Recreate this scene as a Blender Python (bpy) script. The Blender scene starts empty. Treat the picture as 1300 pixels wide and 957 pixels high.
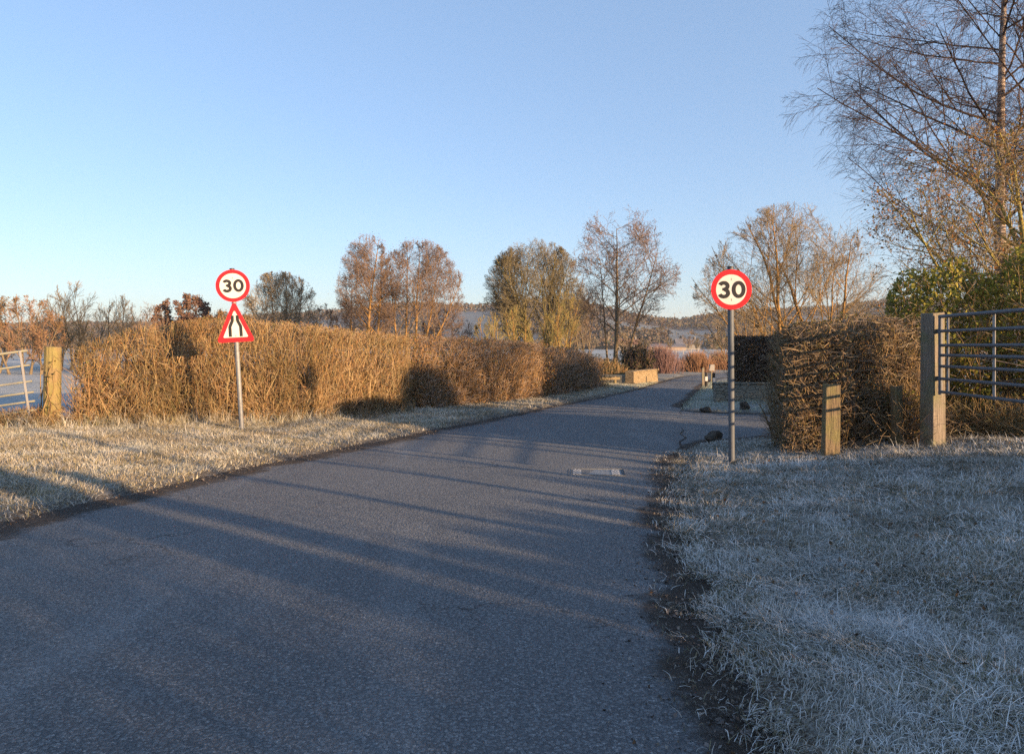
import bpy, math, random
import numpy as np
from mathutils import Vector, Matrix

rng = np.random.default_rng(11)
random.seed(11)
R = math.radians
S = bpy.context.scene
COL = S.collection
PI = math.pi

# ------------------------------------------------------------------ camera
CAM_H, F, CX, HY = 1.75, 950.0, 650.0, 440.0
cam_d = bpy.data.cameras.new('camera')
cam = bpy.data.objects.new('camera', cam_d)
COL.objects.link(cam)
cam.location = (0, 0, CAM_H)
cam.rotation_euler = (R(90), 0, 0)
cam_d.sensor_fit = 'HORIZONTAL'
cam_d.sensor_width = 36
cam_d.lens = 36 * F / 1300
cam_d.shift_y = (HY - 478.5) / 1300
cam_d.clip_start = 0.05
cam_d.clip_end = 8000
S.camera = cam

def at(px, py, Y):            # photo pixel at distance Y -> point
    return ((px - CX) / F * Y, Y, CAM_H - (py - HY) / F * Y)

# ------------------------------------------------------------------ light
SUN_AZ, SUN_EL = 53.0, 9.0        # degrees right of straight behind, above horizon
w = bpy.data.worlds.new('World'); S.world = w; w.use_nodes = True
nt = w.node_tree
bg = nt.nodes['Background']
sky = nt.nodes.new('ShaderNodeTexSky')
sky.sky_type = 'NISHITA'; sky.sun_disc = False
sky.sun_elevation = R(SUN_EL)
sky.sun_rotation = R(180 - SUN_AZ)
sky.altitude = 100; sky.air_density = 1.0; sky.dust_density = 0.5; sky.ozone_density = 1.5
tint = nt.nodes.new('ShaderNodeMix'); tint.data_type = 'RGBA'; tint.blend_type = 'MULTIPLY'; tint.inputs[0].default_value = 1.0
tint.inputs[7].default_value = (0.86, 0.94, 1.17, 1)          # cool daylight white balance
even = nt.nodes.new('ShaderNodeMix'); even.data_type = 'RGBA'; even.inputs[0].default_value = 0.42
even.inputs[7].default_value = (1.40, 2.12, 3.10, 1)          # thin high haze evens the sky out
nt.links.new(sky.outputs[0], tint.inputs[6]); nt.links.new(tint.outputs[2], even.inputs[6]); nt.links.new(even.outputs[2], bg.inputs[0])
bg.inputs[1].default_value = 0.092
sd = bpy.data.lights.new('sun', 'SUN'); so = bpy.data.objects.new('sun', sd); COL.objects.link(so)
sd.energy = 5.0; sd.angle = R(0.55); sd.color = (1.0, 0.66, 0.36)
sdir = Vector((math.sin(R(SUN_AZ)) * math.cos(R(SUN_EL)), -math.cos(R(SUN_AZ)) * math.cos(R(SUN_EL)), math.sin(R(SUN_EL))))
so.rotation_euler = sdir.to_track_quat('Z', 'Y').to_euler()
so.location = (30, -30, 20)
S.view_settings.view_transform = 'Standard'
S.view_settings.look = 'None'
S.view_settings.exposure = 1.58
S.view_settings.gamma = 1.0
S.view_settings.use_curve_mapping = False
S.render.engine = 'CYCLES'
S.cycles.use_denoising = False
S.cycles.max_bounces = 6
S.cycles.diffuse_bounces = 3
S.cycles.volume_bounces = 0
S.cycles.transparent_max_bounces = 8
S.cycles.sample_clamp_indirect = 4

# ------------------------------------------------------------------ materials
class NT:
    def __init__(self, name):
        self.m = bpy.data.materials.new(name); self.m.use_nodes = True
        self.t = self.m.node_tree; self.b = self.t.nodes['Principled BSDF']
        self.b.inputs['Roughness'].default_value = 0.9
        self.b.inputs['Specular IOR Level'].default_value = 0.2
    def n(self, kind, **kw):
        nd = self.t.nodes.new('ShaderNode' + kind)
        for k, v in kw.items(): setattr(nd, k, v)
        return nd
    def l(self, a, b): self.t.links.new(a, b)
    def pos(self):
        g = self.n('NewGeometry'); return g.outputs['Position']
    def noise(self, scale, detail=4, rough=0.6, vec=None, lo=None, hi=None):
        nz = self.n('TexNoise'); nz.inputs['Scale'].default_value = scale
        nz.inputs['Detail'].default_value = detail; nz.inputs['Roughness'].default_value = rough
        self.l(vec if vec is not None else self.pos(), nz.inputs['Vector'])
        o = nz.outputs['Fac']
        return o if lo is None else self.rng(o, lo, hi)
    def rng(self, sock, lo, hi, a=0.0, b=1.0, smooth=False):
        m = self.n('MapRange'); m.inputs[1].default_value = lo; m.inputs[2].default_value = hi
        m.inputs[3].default_value = a; m.inputs[4].default_value = b
        if smooth: m.interpolation_type = 'SMOOTHSTEP'
        self.l(sock, m.inputs[0]); return m.outputs[0]
    def math(self, op, a, b=None):
        m = self.n('Math', operation=op)
        for i, v in enumerate((a, b)):
            if v is None: continue
            if isinstance(v, (int, float)): m.inputs[i].default_value = v
            else: self.l(v, m.inputs[i])
        return m.outputs[0]
    def mix(self, f, a, b, blend='MIX'):
        m = self.n('Mix', data_type='RGBA', blend_type=blend)
        for i, v in ((0, f), (6, a), (7, b)):
            if isinstance(v, (int, float)): m.inputs[i].default_value = v
            elif isinstance(v, tuple): m.inputs[i].default_value = (*v, 1)
            else: self.l(v, m.inputs[i])
        return m.outputs[2]
    def ramp(self, f, cols):
        r = self.n('ValToRGB'); e = r.color_ramp.elements
        n = len(cols)
        while len(e) < n: e.new(0.5)
        for i, c in enumerate(cols):
            p, c = c if isinstance(c[1], tuple) else (i / max(1, n - 1), c)
            e[i].position = p; e[i].color = (*c, 1)
        self.l(f, r.inputs[0]); return r.outputs[0]
    def island(self):
        return self.n('NewGeometry').outputs['Random Per Island']
    def col(self, sock):
        if isinstance(sock, tuple): self.b.inputs['Base Color'].default_value = (*sock, 1)
        else: self.l(sock, self.b.inputs['Base Color'])
        return self
    def bump(self, sock, strength=0.5, dist=0.01):
        bp = self.n('Bump'); bp.inputs['Strength'].default_value = strength; bp.inputs['Distance'].default_value = dist
        self.l(sock, bp.inputs['Height']); self.l(bp.outputs[0], self.b.inputs['Normal'])
    def rough(self, v): self.b.inputs['Roughness'].default_value = v; return self

def twig_mat(name, cols, frost=0.0, trans=0.0, nscale=0.0):
    k = NT(name)
    c = k.ramp(k.island(), cols)
    if nscale:
        c = k.mix(k.noise(nscale, 3, 0.6, lo=0.35, hi=0.7), c, k.mix(1.0, c, (0.62, 0.66, 0.6), 'MULTIPLY'))
    if frost > 0:
        g = k.n('NewGeometry')
        sx = k.n('SeparateXYZ'); k.l(g.outputs['Normal'], sx.inputs[0])
        f = k.math('MULTIPLY', k.rng(sx.outputs[2], 0.1, 0.9), frost)
        c = k.mix(f, c, (0.58, 0.62, 0.67))
    k.col(c)
    if trans > 0:
        k.b.inputs['Transmission Weight'].default_value = 0
        tr = k.n('BsdfTranslucent'); ms = k.n('MixShader'); ms.inputs[0].default_value = trans
        k.l(c, tr.inputs[0]); k.l(k.b.outputs[0], ms.inputs[1]); k.l(tr.outputs[0], ms.inputs[2])
        k.l(ms.outputs[0], k.t.nodes['Material Output'].inputs[0])
    return k.m

def plain(name, c, rough=0.6, metal=0.0, spec=0.3, var=0.0, vs=6.0, c2=None, bump=0.0):
    k = NT(name); k.rough(rough); k.b.inputs['Metallic'].default_value = metal
    k.b.inputs['Specular IOR Level'].default_value = spec
    if var or c2:
        n = k.noise(vs, 5, 0.65, lo=0.3, hi=0.7)
        k.col(k.mix(n, c, c2 or tuple(x * (1 - var) for x in c)))
        if bump: k.bump(n, bump, 0.01)
    else: k.col(c)
    return k.m

M = {}
# hedges
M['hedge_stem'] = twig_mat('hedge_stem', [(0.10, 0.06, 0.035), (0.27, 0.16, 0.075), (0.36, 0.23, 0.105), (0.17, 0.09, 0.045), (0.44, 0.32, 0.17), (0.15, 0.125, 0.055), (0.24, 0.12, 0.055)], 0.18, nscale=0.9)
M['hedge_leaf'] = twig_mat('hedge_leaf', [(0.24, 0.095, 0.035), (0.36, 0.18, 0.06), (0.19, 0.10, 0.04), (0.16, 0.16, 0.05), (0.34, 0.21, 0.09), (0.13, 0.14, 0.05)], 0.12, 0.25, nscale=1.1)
M['far_hedge_stem'] = twig_mat('far_hedge_stem', [(0.13, 0.08, 0.045), (0.24, 0.14, 0.065), (0.30, 0.18, 0.08), (0.17, 0.12, 0.06)], 0.35)
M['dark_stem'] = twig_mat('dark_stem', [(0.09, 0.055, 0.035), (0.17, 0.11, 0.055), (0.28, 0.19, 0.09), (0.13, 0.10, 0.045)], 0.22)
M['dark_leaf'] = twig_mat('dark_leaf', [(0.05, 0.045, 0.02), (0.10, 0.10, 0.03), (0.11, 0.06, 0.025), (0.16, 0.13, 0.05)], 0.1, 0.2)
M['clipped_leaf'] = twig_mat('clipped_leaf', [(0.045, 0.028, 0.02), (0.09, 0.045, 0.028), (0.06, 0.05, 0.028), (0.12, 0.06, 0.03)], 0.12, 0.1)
M['laurel_leaf'] = twig_mat('laurel_leaf', [(0.14, 0.15, 0.03), (0.25, 0.24, 0.045), (0.38, 0.33, 0.065), (0.18, 0.19, 0.035), (0.42, 0.32, 0.09)], 0.0, 0.3)
M['straw'] = twig_mat('straw', [(0.30, 0.20, 0.09), (0.42, 0.30, 0.15), (0.24, 0.15, 0.06), (0.20, 0.19, 0.07), (0.48, 0.36, 0.2)], 0.2, 0.15)
# trees
M['bark_grey'] = plain('bark_grey', (0.20, 0.155, 0.10), 0.95, 0, 0.1, c2=(0.10, 0.08, 0.055), vs=5, bump=0.5)
M['bark_olive'] = plain('bark_olive', (0.22, 0.19, 0.075), 0.95, 0, 0.1, c2=(0.11, 0.09, 0.045), vs=4, bump=0.5)
M['bark_lichen'] = plain('bark_lichen', (0.34, 0.29, 0.07), 0.95, 0, 0.1, c2=(0.14, 0.11, 0.055), vs=9, bump=0.5)
M['bark_orange'] = plain('bark_orange', (0.36, 0.21, 0.075), 0.95, 0, 0.1, c2=(0.19, 0.12, 0.05), vs=4, bump=0.4)
def birch_mat():
    k = NT('bark_birch'); k.rough(0.8)
    mp = k.n('Mapping'); mp.inputs['Scale'].default_value = (1, 1, 6); k.l(k.pos(), mp.inputs['Vector'])
    f = k.noise(2.2, 5, 0.7, vec=mp.outputs[0], lo=0.42, hi=0.6)
    k.col(k.mix(f, (0.12, 0.09, 0.075), (0.50, 0.42, 0.37))); k.bump(f, 0.4, 0.01)
    return k.m
M['bark_birch'] = birch_mat()
M['twig_alder'] = twig_mat('twig_alder', [(0.12, 0.08, 0.062), (0.17, 0.115, 0.085), (0.14, 0.10, 0.07), (0.19, 0.135, 0.095)])
M['catkin'] = twig_mat('catkin', [(0.13, 0.07, 0.055), (0.18, 0.095, 0.07), (0.16, 0.11, 0.07), (0.10, 0.065, 0.055)])
M['twig_ash'] = twig_mat('twig_ash', [(0.12, 0.10, 0.062), (0.17, 0.145, 0.08), (0.14, 0.11, 0.07), (0.10, 0.09, 0.06)])
M['twig_yellow'] = twig_mat('twig_yellow', [(0.20, 0.18, 0.06), (0.27, 0.225, 0.085), (0.16, 0.15, 0.055), (0.24, 0.17, 0.07)])
M['twig_oak'] = twig_mat('twig_oak', [(0.19, 0.15, 0.095), (0.25, 0.20, 0.12), (0.16, 0.125, 0.08), (0.22, 0.165, 0.10)])
M['twig_birch'] = twig_mat('twig_birch', [(0.055, 0.04, 0.036), (0.085, 0.06, 0.05), (0.07, 0.048, 0.042), (0.13, 0.09, 0.06)])
M['leaf_ochre'] = twig_mat('leaf_ochre', [(0.28, 0.10, 0.03), (0.36, 0.17, 0.05), (0.20, 0.11, 0.035), (0.22, 0.18, 0.04), (0.17, 0.07, 0.03)], 0, 0.3)
M['leaf_russet'] = twig_mat('leaf_russet', [(0.18, 0.105, 0.055), (0.24, 0.145, 0.07), (0.20, 0.14, 0.065), (0.14, 0.085, 0.05)], 0, 0.2)
M['twig_purple'] = twig_mat('twig_purple', [(0.15, 0.095, 0.095), (0.20, 0.12, 0.11), (0.12, 0.085, 0.085)])
M['twig_rust'] = twig_mat('twig_rust', [(0.22, 0.125, 0.075), (0.28, 0.16, 0.09), (0.17, 0.10, 0.07)])
M['wood_far'] = twig_mat('wood_far', [(0.085, 0.062, 0.05), (0.12, 0.085, 0.062), (0.10, 0.08, 0.05), (0.055, 0.06, 0.04), (0.14, 0.10, 0.075)])
M['leaf_dark'] = twig_mat('leaf_dark', [(0.03, 0.035, 0.018), (0.05, 0.055, 0.025), (0.06, 0.05, 0.025)])
# built things
M['galv'] = plain('galvanised', (0.24, 0.25, 0.26), 0.55, 0.25, 0.3, c2=(0.16, 0.165, 0.175), vs=14)
M['gate_metal'] = plain('gate_metal', (0.13, 0.14, 0.16), 0.6, 0.2, 0.3, c2=(0.085, 0.09, 0.10), vs=18)
M['gate_lichen'] = plain('gate_lichen', (0.36, 0.33, 0.19), 0.7, 0.1, 0.3, c2=(0.28, 0.28, 0.27), vs=12)
M['sign_back'] = plain('sign_back', (0.22, 0.22, 0.23), 0.6)
M['sign_white'] = plain('sign_white', (0.60, 0.585, 0.555), 0.5, 0, 0.3, c2=(0.48, 0.475, 0.46), vs=5)
M['pole_shaded'] = plain('pole_shaded', (0.105, 0.12, 0.14), 0.6, 0.1, 0.3, c2=(0.075, 0.085, 0.10), vs=9)  # pole metal darkened to stand in for shade on the right pole
M['sign_red'] = plain('sign_red', (0.60, 0.010, 0.02), 0.5, 0, 0.25, c2=(0.52, 0.012, 0.02), vs=6)
M['sign_black'] = plain('sign_black', (0.018, 0.018, 0.02), 0.45, 0, 0.3)
M['weathered_wood'] = None
def wood(name, a, b, moss=None):
    k = NT(name)
    tc = k.n('TexCoord'); mp = k.n('Mapping'); mp.inputs['Scale'].default_value = (22, 22, 1.2); k.l(tc.outputs['Object'], mp.inputs['Vector'])
    g = k.noise(1.6, 6, 0.7, vec=mp.outputs[0], lo=0.3, hi=0.7)
    c = k.mix(g, a, b)
    if moss: c = k.mix(k.noise(3.5, 4, 0.6, lo=0.45, hi=0.62), c, moss)
    k.col(c); k.bump(g, 1.0, 0.02); return k.m
M['weathered_wood'] = wood('weathered_wood', (0.13, 0.108, 0.085), (0.32, 0.27, 0.22), (0.20, 0.19, 0.12))
M['mossy_wood'] = wood('mossy_wood', (0.12, 0.09, 0.055), (0.29, 0.22, 0.14), (0.20, 0.175, 0.085))
M['yellow_wood'] = wood('yellow_wood', (0.20, 0.14, 0.075), (0.33, 0.245, 0.125), (0.26, 0.215, 0.085))
def stone_mat(name, a, b, s=2.2):
    k = NT(name)
    tc = k.n('TexCoord'); mp = k.n('Mapping'); mp.inputs['Scale'].default_value = (s, s, s * 2.6); k.l(tc.outputs['Object'], mp.inputs['Vector'])
    v = k.n('TexVoronoi'); v.inputs['Scale'].default_value = 1.6; k.l(mp.outputs[0], v.inputs['Vector'])
    v2 = k.n('TexVoronoi', feature='DISTANCE_TO_EDGE'); v2.inputs['Scale'].default_value = 1.6; k.l(mp.outputs[0], v2.inputs['Vector'])
    c = k.mix(0.5, k.mix(k.noise(9, 4), a, b), k.mix(v.outputs['Distance'], a, b))
    e = k.rng(v2.outputs['Distance'], 0.0, 0.07)
    k.col(k.mix(e, tuple(x * 0.45 for x in a), c)); k.bump(e, 0.7, 0.02); return k.m
M['stone'] = stone_mat('parapet_stone', (0.19, 0.14, 0.085), (0.33, 0.255, 0.155))
M['stone_grey'] = stone_mat('wall_stone', (0.16, 0.15, 0.12), (0.27, 0.26, 0.22))
M['rock'] = plain('rock', (0.10, 0.085, 0.07), 0.95, 0, 0.1, c2=(0.045, 0.04, 0.035), vs=9, bump=0.8)
M['render_wall'] = plain('render_wall', (0.20, 0.185, 0.165), 0.9)
M['barn_wall'] = plain('barn_wall', (0.30, 0.22, 0.16), 0.9)
M['roof_slate'] = plain('roof_slate', (0.10, 0.10, 0.115), 0.8, c2=(0.17, 0.17, 0.19), vs=0.8)
M['roof_tile'] = plain('roof_tile', (0.22, 0.11, 0.075), 0.85, c2=(0.15, 0.09, 0.065), vs=0.8)
M['pane'] = plain('pane', (0.03, 0.035, 0.045), 0.15, 0, 0.5)
M['white_paint'] = plain('white_paint', (0.55, 0.545, 0.53), 0.5)
M['pale_rail'] = plain('pale_rail', (0.30, 0.29, 0.28), 0.8)
M['iron'] = plain('frosted_iron', (0.10, 0.105, 0.11), 0.7, 0.2, 0.3, c2=(0.30, 0.33, 0.36), vs=30, bump=0.4)
M['iron_pale'] = plain('frosted_frame', (0.22, 0.24, 0.26), 0.8, 0.1, 0.2, c2=(0.07, 0.075, 0.085), vs=40, bump=0.4)

def grass_mat(name, cols, patch, amt=0.6, patch2=None):
    k = NT(name)
    c = k.ramp(k.island(), cols)
    c = k.mix(k.math('MULTIPLY', k.noise(1.1, 6, 0.68, lo=0.44, hi=0.62), amt), c, patch)
    if patch2:
        c = k.mix(k.math('MULTIPLY', k.noise(0.7, 6, 0.7, vec=k.n('NewGeometry').outputs['Position'], lo=0.50, hi=0.64), 0.6), c, patch2)
    k.col(c); k.rough(0.75)
    return k.m
M['frost_grass'] = grass_mat('frost_grass', [(0.07, 0.08, 0.04), (0.22, 0.19, 0.125), (0.16, 0.165, 0.10), (0.50, 0.51, 0.50), (0.80, 0.82, 0.83), (0.30, 0.24, 0.17), (0.68, 0.70, 0.71)], (0.15, 0.125, 0.085), 0.42, (0.62, 0.65, 0.67))
M['verge_grass'] = grass_mat('verge_grass', [(0.15, 0.16, 0.07), (0.40, 0.33, 0.21), (0.54, 0.51, 0.43), (0.62, 0.61, 0.56), (0.34, 0.26, 0.15), (0.24, 0.24, 0.12)], (0.24, 0.175, 0.10), 0.5, (0.52, 0.53, 0.48))
M['lawn_grass'] = grass_mat('lawn_grass', [(0.22, 0.27, 0.17), (0.36, 0.40, 0.31), (0.50, 0.53, 0.47), (0.28, 0.30, 0.20)], (0.25, 0.27, 0.18), 0.3)

def ground_mat():
    k = NT('ground_soil_and_frosted_turf')
    p = k.pos()
    n1 = k.noise(1.3, 6, 0.65, lo=0.35, hi=0.65)
    n2 = k.noise(38, 5, 0.75, lo=0.47, hi=0.66)
    soil = k.mix(n1, (0.045, 0.034, 0.025), (0.085, 0.066, 0.045))
    thatch = k.mix(k.noise(6, 6, 0.7, lo=0.35, hi=0.65), (0.085, 0.08, 0.055), (0.25, 0.245, 0.225))
    eg = k.n('Attribute', attribute_name='verge').outputs['Fac']
    near = k.mix(n2, k.mix(k.rng(k.math('ADD', eg, k.math('MULTIPLY', k.math('SUBTRACT', k.noise(3, 6, 0.7), 0.5), 0.7)), 0.15, 0.5), soil, thatch), (0.30, 0.30, 0.28))
    n3 = k.noise(0.018, 4, 0.6, lo=0.42, hi=0.6)
    field = k.mix(n3, (0.33, 0.36, 0.37), (0.20, 0.21, 0.16))
    field = k.mix(k.noise(0.7, 5, 0.7, lo=0.3, hi=0.75), field, (0.42, 0.44, 0.44))
    at_ = k.n('Attribute', attribute_name='field')
    k.col(k.mix(at_.outputs['Fac'], near, field))
    k.bump(k.noise(9, 6, 0.7), 0.9, 0.05)
    return k.m
M['ground'] = ground_mat()

def road_mat(name, frosty=1.0):
    k = NT(name)
    at_ = k.n('Attribute', attribute_name='edge').outputs['Fac']
    lat = k.n('Attribute', attribute_name='lat').outputs['Fac']
    fine = k.noise(110, 3, 0.75)
    v = k.n('TexVoronoi'); v.inputs['Scale'].default_value = 62; v.inputs['Randomness'].default_value = 1.0; k.l(k.pos(), v.inputs['Vector'])
    v3 = k.n('TexVoronoi'); v3.inputs['Scale'].default_value = 42; k.l(k.pos(), v3.inputs['Vector'])
    sc = k.n('SeparateColor'); k.l(v.outputs['Color'], sc.inputs[0])
    patch = k.noise(0.55, 5, 0.6, lo=0.35, hi=0.7)
    base = k.mix(patch, (0.135, 0.148, 0.165), (0.175, 0.187, 0.203))
    # polished, darker wheel tracks
    wt = k.math('ADD', k.math('SINE', k.math('MULTIPLY', lat, 4 * PI * 1.0)), k.math('MULTIPLY', k.math('SUBTRACT', k.noise(0.8, 4, 0.6), 0.5), 1.6))
    base = k.mix(k.rng(wt, 0.2, 1.1, 0, 0.35), base, (0.105, 0.116, 0.131))
    # pale stone chips in dark tar, some rimed white
    chips = k.math('MULTIPLY', k.rng(v.outputs['Distance'], 0.62, 0.30), k.rng(sc.outputs[0], 0.45, 0.95))
    c = k.mix(k.math('MULTIPLY', chips, 0.85), base, (0.37, 0.385, 0.40))
    pits = k.rng(v3.outputs['Distance'], 0.42, 0.62)
    c = k.mix(k.math('MULTIPLY', pits, 0.5), c, (0.032, 0.037, 0.046))
    mp = k.n('Mapping'); mp.inputs['Rotation'].default_value = (0, 0, R(18)); mp.inputs['Scale'].default_value = (1.0, 0.2, 1); k.l(k.pos(), mp.inputs['Vector'])
    frost = k.noise(0.9, 7, 0.72, vec=mp.outputs[0], lo=0.53, hi=0.70)
    c = k.mix(k.math('MULTIPLY', k.math('MULTIPLY', frost, 0.42 * frosty), k.rng(fine, 0.40, 0.62)), c, (0.44, 0.47, 0.50))
    # hairline cracks
    ck = k.n('TexVoronoi', feature='DISTANCE_TO_EDGE'); ck.inputs['Scale'].default_value = 0.55
    ad = k.n('VectorMath', operation='ADD'); nz = k.n('TexNoise'); nz.inputs['Scale'].default_value = 2.5; nz.inputs['Detail'].default_value = 5; k.l(k.pos(), nz.inputs['Vector'])
    k.l(k.pos(), ad.inputs[0]); k.l(nz.outputs['Color'], ad.inputs[1]); k.l(ad.outputs[0], ck.inputs['Vector'])
    crack = k.math('MULTIPLY', k.rng(ck.outputs['Distance'], 0.004, 0.009, 1, 0), k.noise(0.35, 2, 0.5, lo=0.52, hi=0.58))
    c = k.mix(k.math('MULTIPLY', crack, 0.75), c, (0.018, 0.018, 0.02))
    # broken edge running out into mud, grit and leaf mould
    en = k.math('ADD', at_, k.math('MULTIPLY', k.math('SUBTRACT', k.noise(1.6, 8, 0.74), 0.5), 0.75))
    mud = k.mix(k.noise(7, 6, 0.7, lo=0.35, hi=0.65), (0.045, 0.037, 0.031), (0.115, 0.090, 0.072))
    mud = k.mix(k.noise(75, 3, 0.6, lo=0.60, hi=0.68), mud, (0.19, 0.18, 0.17))
    f = k.rng(en, 0.24, 0.42, 1, 0, True)
    k.col(k.mix(f, c, mud))
    k.b.inputs['Specular IOR Level'].default_value = 0.3
    k.l(k.rng(f, 0, 1, 0.66, 0.95), k.b.inputs['Roughness'])
    h = k.math('ADD', k.math('MULTIPLY', k.rng(v.outputs['Distance'], 0, 0.7), -1.0), k.math('MULTIPLY', k.noise(24, 7, 0.78), k.rng(f, 0, 1, 0.8, 6.0)))
    h = k.math('SUBTRACT', h, k.math('MULTIPLY', pits, 0.6))
    k.bump(h, 1.0, 0.015)
    return k.m
M['road'] = road_mat('asphalt')

def hill_mat():
    k = NT('hillside')
    wood_ = k.mix(k.noise(0.09, 5, 0.7, lo=0.35, hi=0.65), (0.075, 0.058, 0.048), (0.14, 0.11, 0.085))
    f = k.n('Attribute', attribute_name='field').outputs['Fac']
    fld = k.mix(k.noise(0.03, 3, 0.5), (0.16, 0.19, 0.22), (0.14, 0.155, 0.15))
    k.col(k.mix(f, wood_, fld)); return k.m
M['hill'] = hill_mat()

# ------------------------------------------------------------------ mesh helpers
def build(name, parts, mat, parent=None, smooth=False, attrs=None):
    """parts: list of (V (n,3), F (m,k)); one mesh object"""
    Vs, loops, tot, off = [], [], [], 0
    for V, Fc in parts:
        V = np.asarray(V, np.float32).reshape(-1, 3); Fc = np.asarray(Fc, np.int32)
        Vs.append(V); loops.append((Fc + off).ravel()); tot.append(np.full(len(Fc), Fc.shape[1], np.int32)); off += len(V)
    V = np.concatenate(Vs); L = np.concatenate(loops); T = np.concatenate(tot)
    me = bpy.data.meshes.new(name)
    me.vertices.add(len(V)); me.vertices.foreach_set('co', V.ravel())
    me.loops.add(len(L)); me.loops.foreach_set('vertex_index', L)
    me.polygons.add(len(T))
    st = np.zeros(len(T), np.int32); st[1:] = np.cumsum(T)[:-1]
    me.polygons.foreach_set('loop_start', st)
    try: me.polygons.foreach_set('loop_total', T)
    except Exception: pass
    me.polygons.foreach_set('use_smooth', np.full(len(T), smooth))
    if attrs:
        for an, vals in attrs.items():
            a = me.attributes.new(an, 'FLOAT', 'POINT'); a.data.foreach_set('value', np.asarray(vals, np.float32))
    me.update(calc_edges=True); me.validate()
    me.materials.append(mat)
    o = bpy.data.objects.new(name, me); COL.objects.link(o)
    if parent is not None: o.parent = parent
    return o

def tag(o, label=None, cat=None, group=None, kind=None):
    if label: o['label'] = label
    if cat: o['category'] = cat
    if group: o['group'] = group
    if kind: o['kind'] = kind
    return o

def thing(name, label, cat, loc=(0, 0, 0), rot=(0, 0, 0), group=None):
    o = bpy.data.objects.new(name, None); COL.objects.link(o)
    o.empty_display_size = 0.2
    o.location = loc; o.rotation_euler = rot
    return tag(o, label, cat, group)

def nrm(v): return v / np.maximum(np.linalg.norm(v, axis=-1, keepdims=True), 1e-9)

def tubes(P, Rd, sides=3):
    """P (N,K,3) polylines, Rd (N,K) radii -> verts, quads"""
    P = np.asarray(P, float); N, K, _ = P.shape
    T = np.gradient(P, axis=1); T = nrm(T)
    ref = np.where(np.abs(T[:, :1, 2:3]) > 0.8, np.array([[[1., 0.2, 0]]]), np.array([[[0, 0, 1.]]]))
    ref = np.broadcast_to(ref, T.shape)
    A = nrm(np.cross(T, ref)); B = np.cross(T, A)
    ang = np.arange(sides) * 2 * PI / sides + 0.4
    V = P[:, :, None, :] + Rd[:, :, None, None] * (np.cos(ang)[None, None, :, None] * A[:, :, None, :] + np.sin(ang)[None, None, :, None] * B[:, :, None, :])
    V = V.reshape(-1, 3)
    n = np.arange(N)[:, None, None] * K * sides; k = np.arange(K - 1)[None, :, None] * sides; s = np.arange(sides)[None, None, :]
    s2 = (s + 1) % sides
    a = n + k + s; b = n + k + s2; c = b + sides; d = a + sides
    Q = np.stack([a, b, c, d], -1).reshape(-1, 4)
    return V, Q

def ribbons(P, Wd, side):
    """flat blades"""
    N, K, _ = P.shape
    V = np.stack([P - side[:, None, :] * Wd[:, :, None], P + side[:, None, :] * Wd[:, :, None]], 2).reshape(-1, 3)
    n = np.arange(N)[:, None] * K * 2; k = np.arange(K - 1)[None, :] * 2
    a = n + k
    Q = np.stack([a, a + 1, a + 3, a + 2], -1).reshape(-1, 4)
    return V, Q

def rand_dir(n):
    return nrm(rng.normal(size=(n, 3)))

def leafs(C, size, flat=None, aspect=0.6):
    n = len(C); size = np.broadcast_to(np.asarray(size, float), (n,))
    U = rand_dir(n)
    if flat is not None: U = nrm(U + flat)
    W = nrm(np.cross(U, rand_dir(n)))
    V = np.stack([C - U * size[:, None] * .5, C + W * size[:, None] * aspect * .5, C + U * size[:, None] * .5, C - W * size[:, None] * aspect * .5], 1).reshape(-1, 3)
    return V, np.arange(n * 4).reshape(-1, 4)

def box(x0, x1, y0, y1, z0, z1):
    V = np.array([(x, y, z) for z in (z0, z1) for y in (y0, y1) for x in (x0, x1)], float)
    Q = np.array([(0, 2, 3, 1), (4, 5, 7, 6), (0, 1, 5, 4), (2, 6, 7, 3), (1, 3, 7, 5), (0, 4, 6, 2)])
    return V, Q

def bevel(o, wd=0.01, seg=2):
    m = o.modifiers.new('bevel', 'BEVEL'); m.width = wd; m.segments = seg; m.limit_method = 'ANGLE'; return o

def prism(pts, y0, y1):
    """outline (x,z) list extruded along y: returns list of parts"""
    n = len(pts); a = np.array([(x, y0, z) for x, z in pts]); b = np.array([(x, y1, z) for x, z in pts])
    i = np.arange(n); j = (i + 1) % n
    return [(a, np.arange(n)[None, :]), (b, np.arange(n)[::-1][None, :]), (np.concatenate([a, b]), np.stack([j, i, i + n, j + n], -1))]

def ring(outer, inner, y0, y1):
    n = len(outer); o = np.array([(x, y0, z) for x, z in outer]); i_ = np.array([(x, y0, z) for x, z in inner])
    o2 = o.copy(); o2[:, 1] = y1; i2 = i_.copy(); i2[:, 1] = y1
    V = np.concatenate([o, i_, o2, i2]); a = np.arange(n); b = (a + 1) % n
    return [(V, np.concatenate([np.stack([a, b, b + n, a + n], -1), np.stack([b, a, a + 2 * n, b + 2 * n], -1), np.stack([a + n, b + n, b + 3 * n, a + 3 * n], -1)]))]

def stroke(pl, wdt, y0, y1):
    pl = np.array(pl, float); t = nrm(np.gradient(pl, axis=0)); nn = np.stack([-t[:, 1], t[:, 0]], -1)
    l = pl + nn * wdt / 2; r = pl - nn * wdt / 2
    return prism(list(map(tuple, np.concatenate([l, r[::-1]]))), y0, y1) if False else _strip(l, r, y0, y1)

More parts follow.
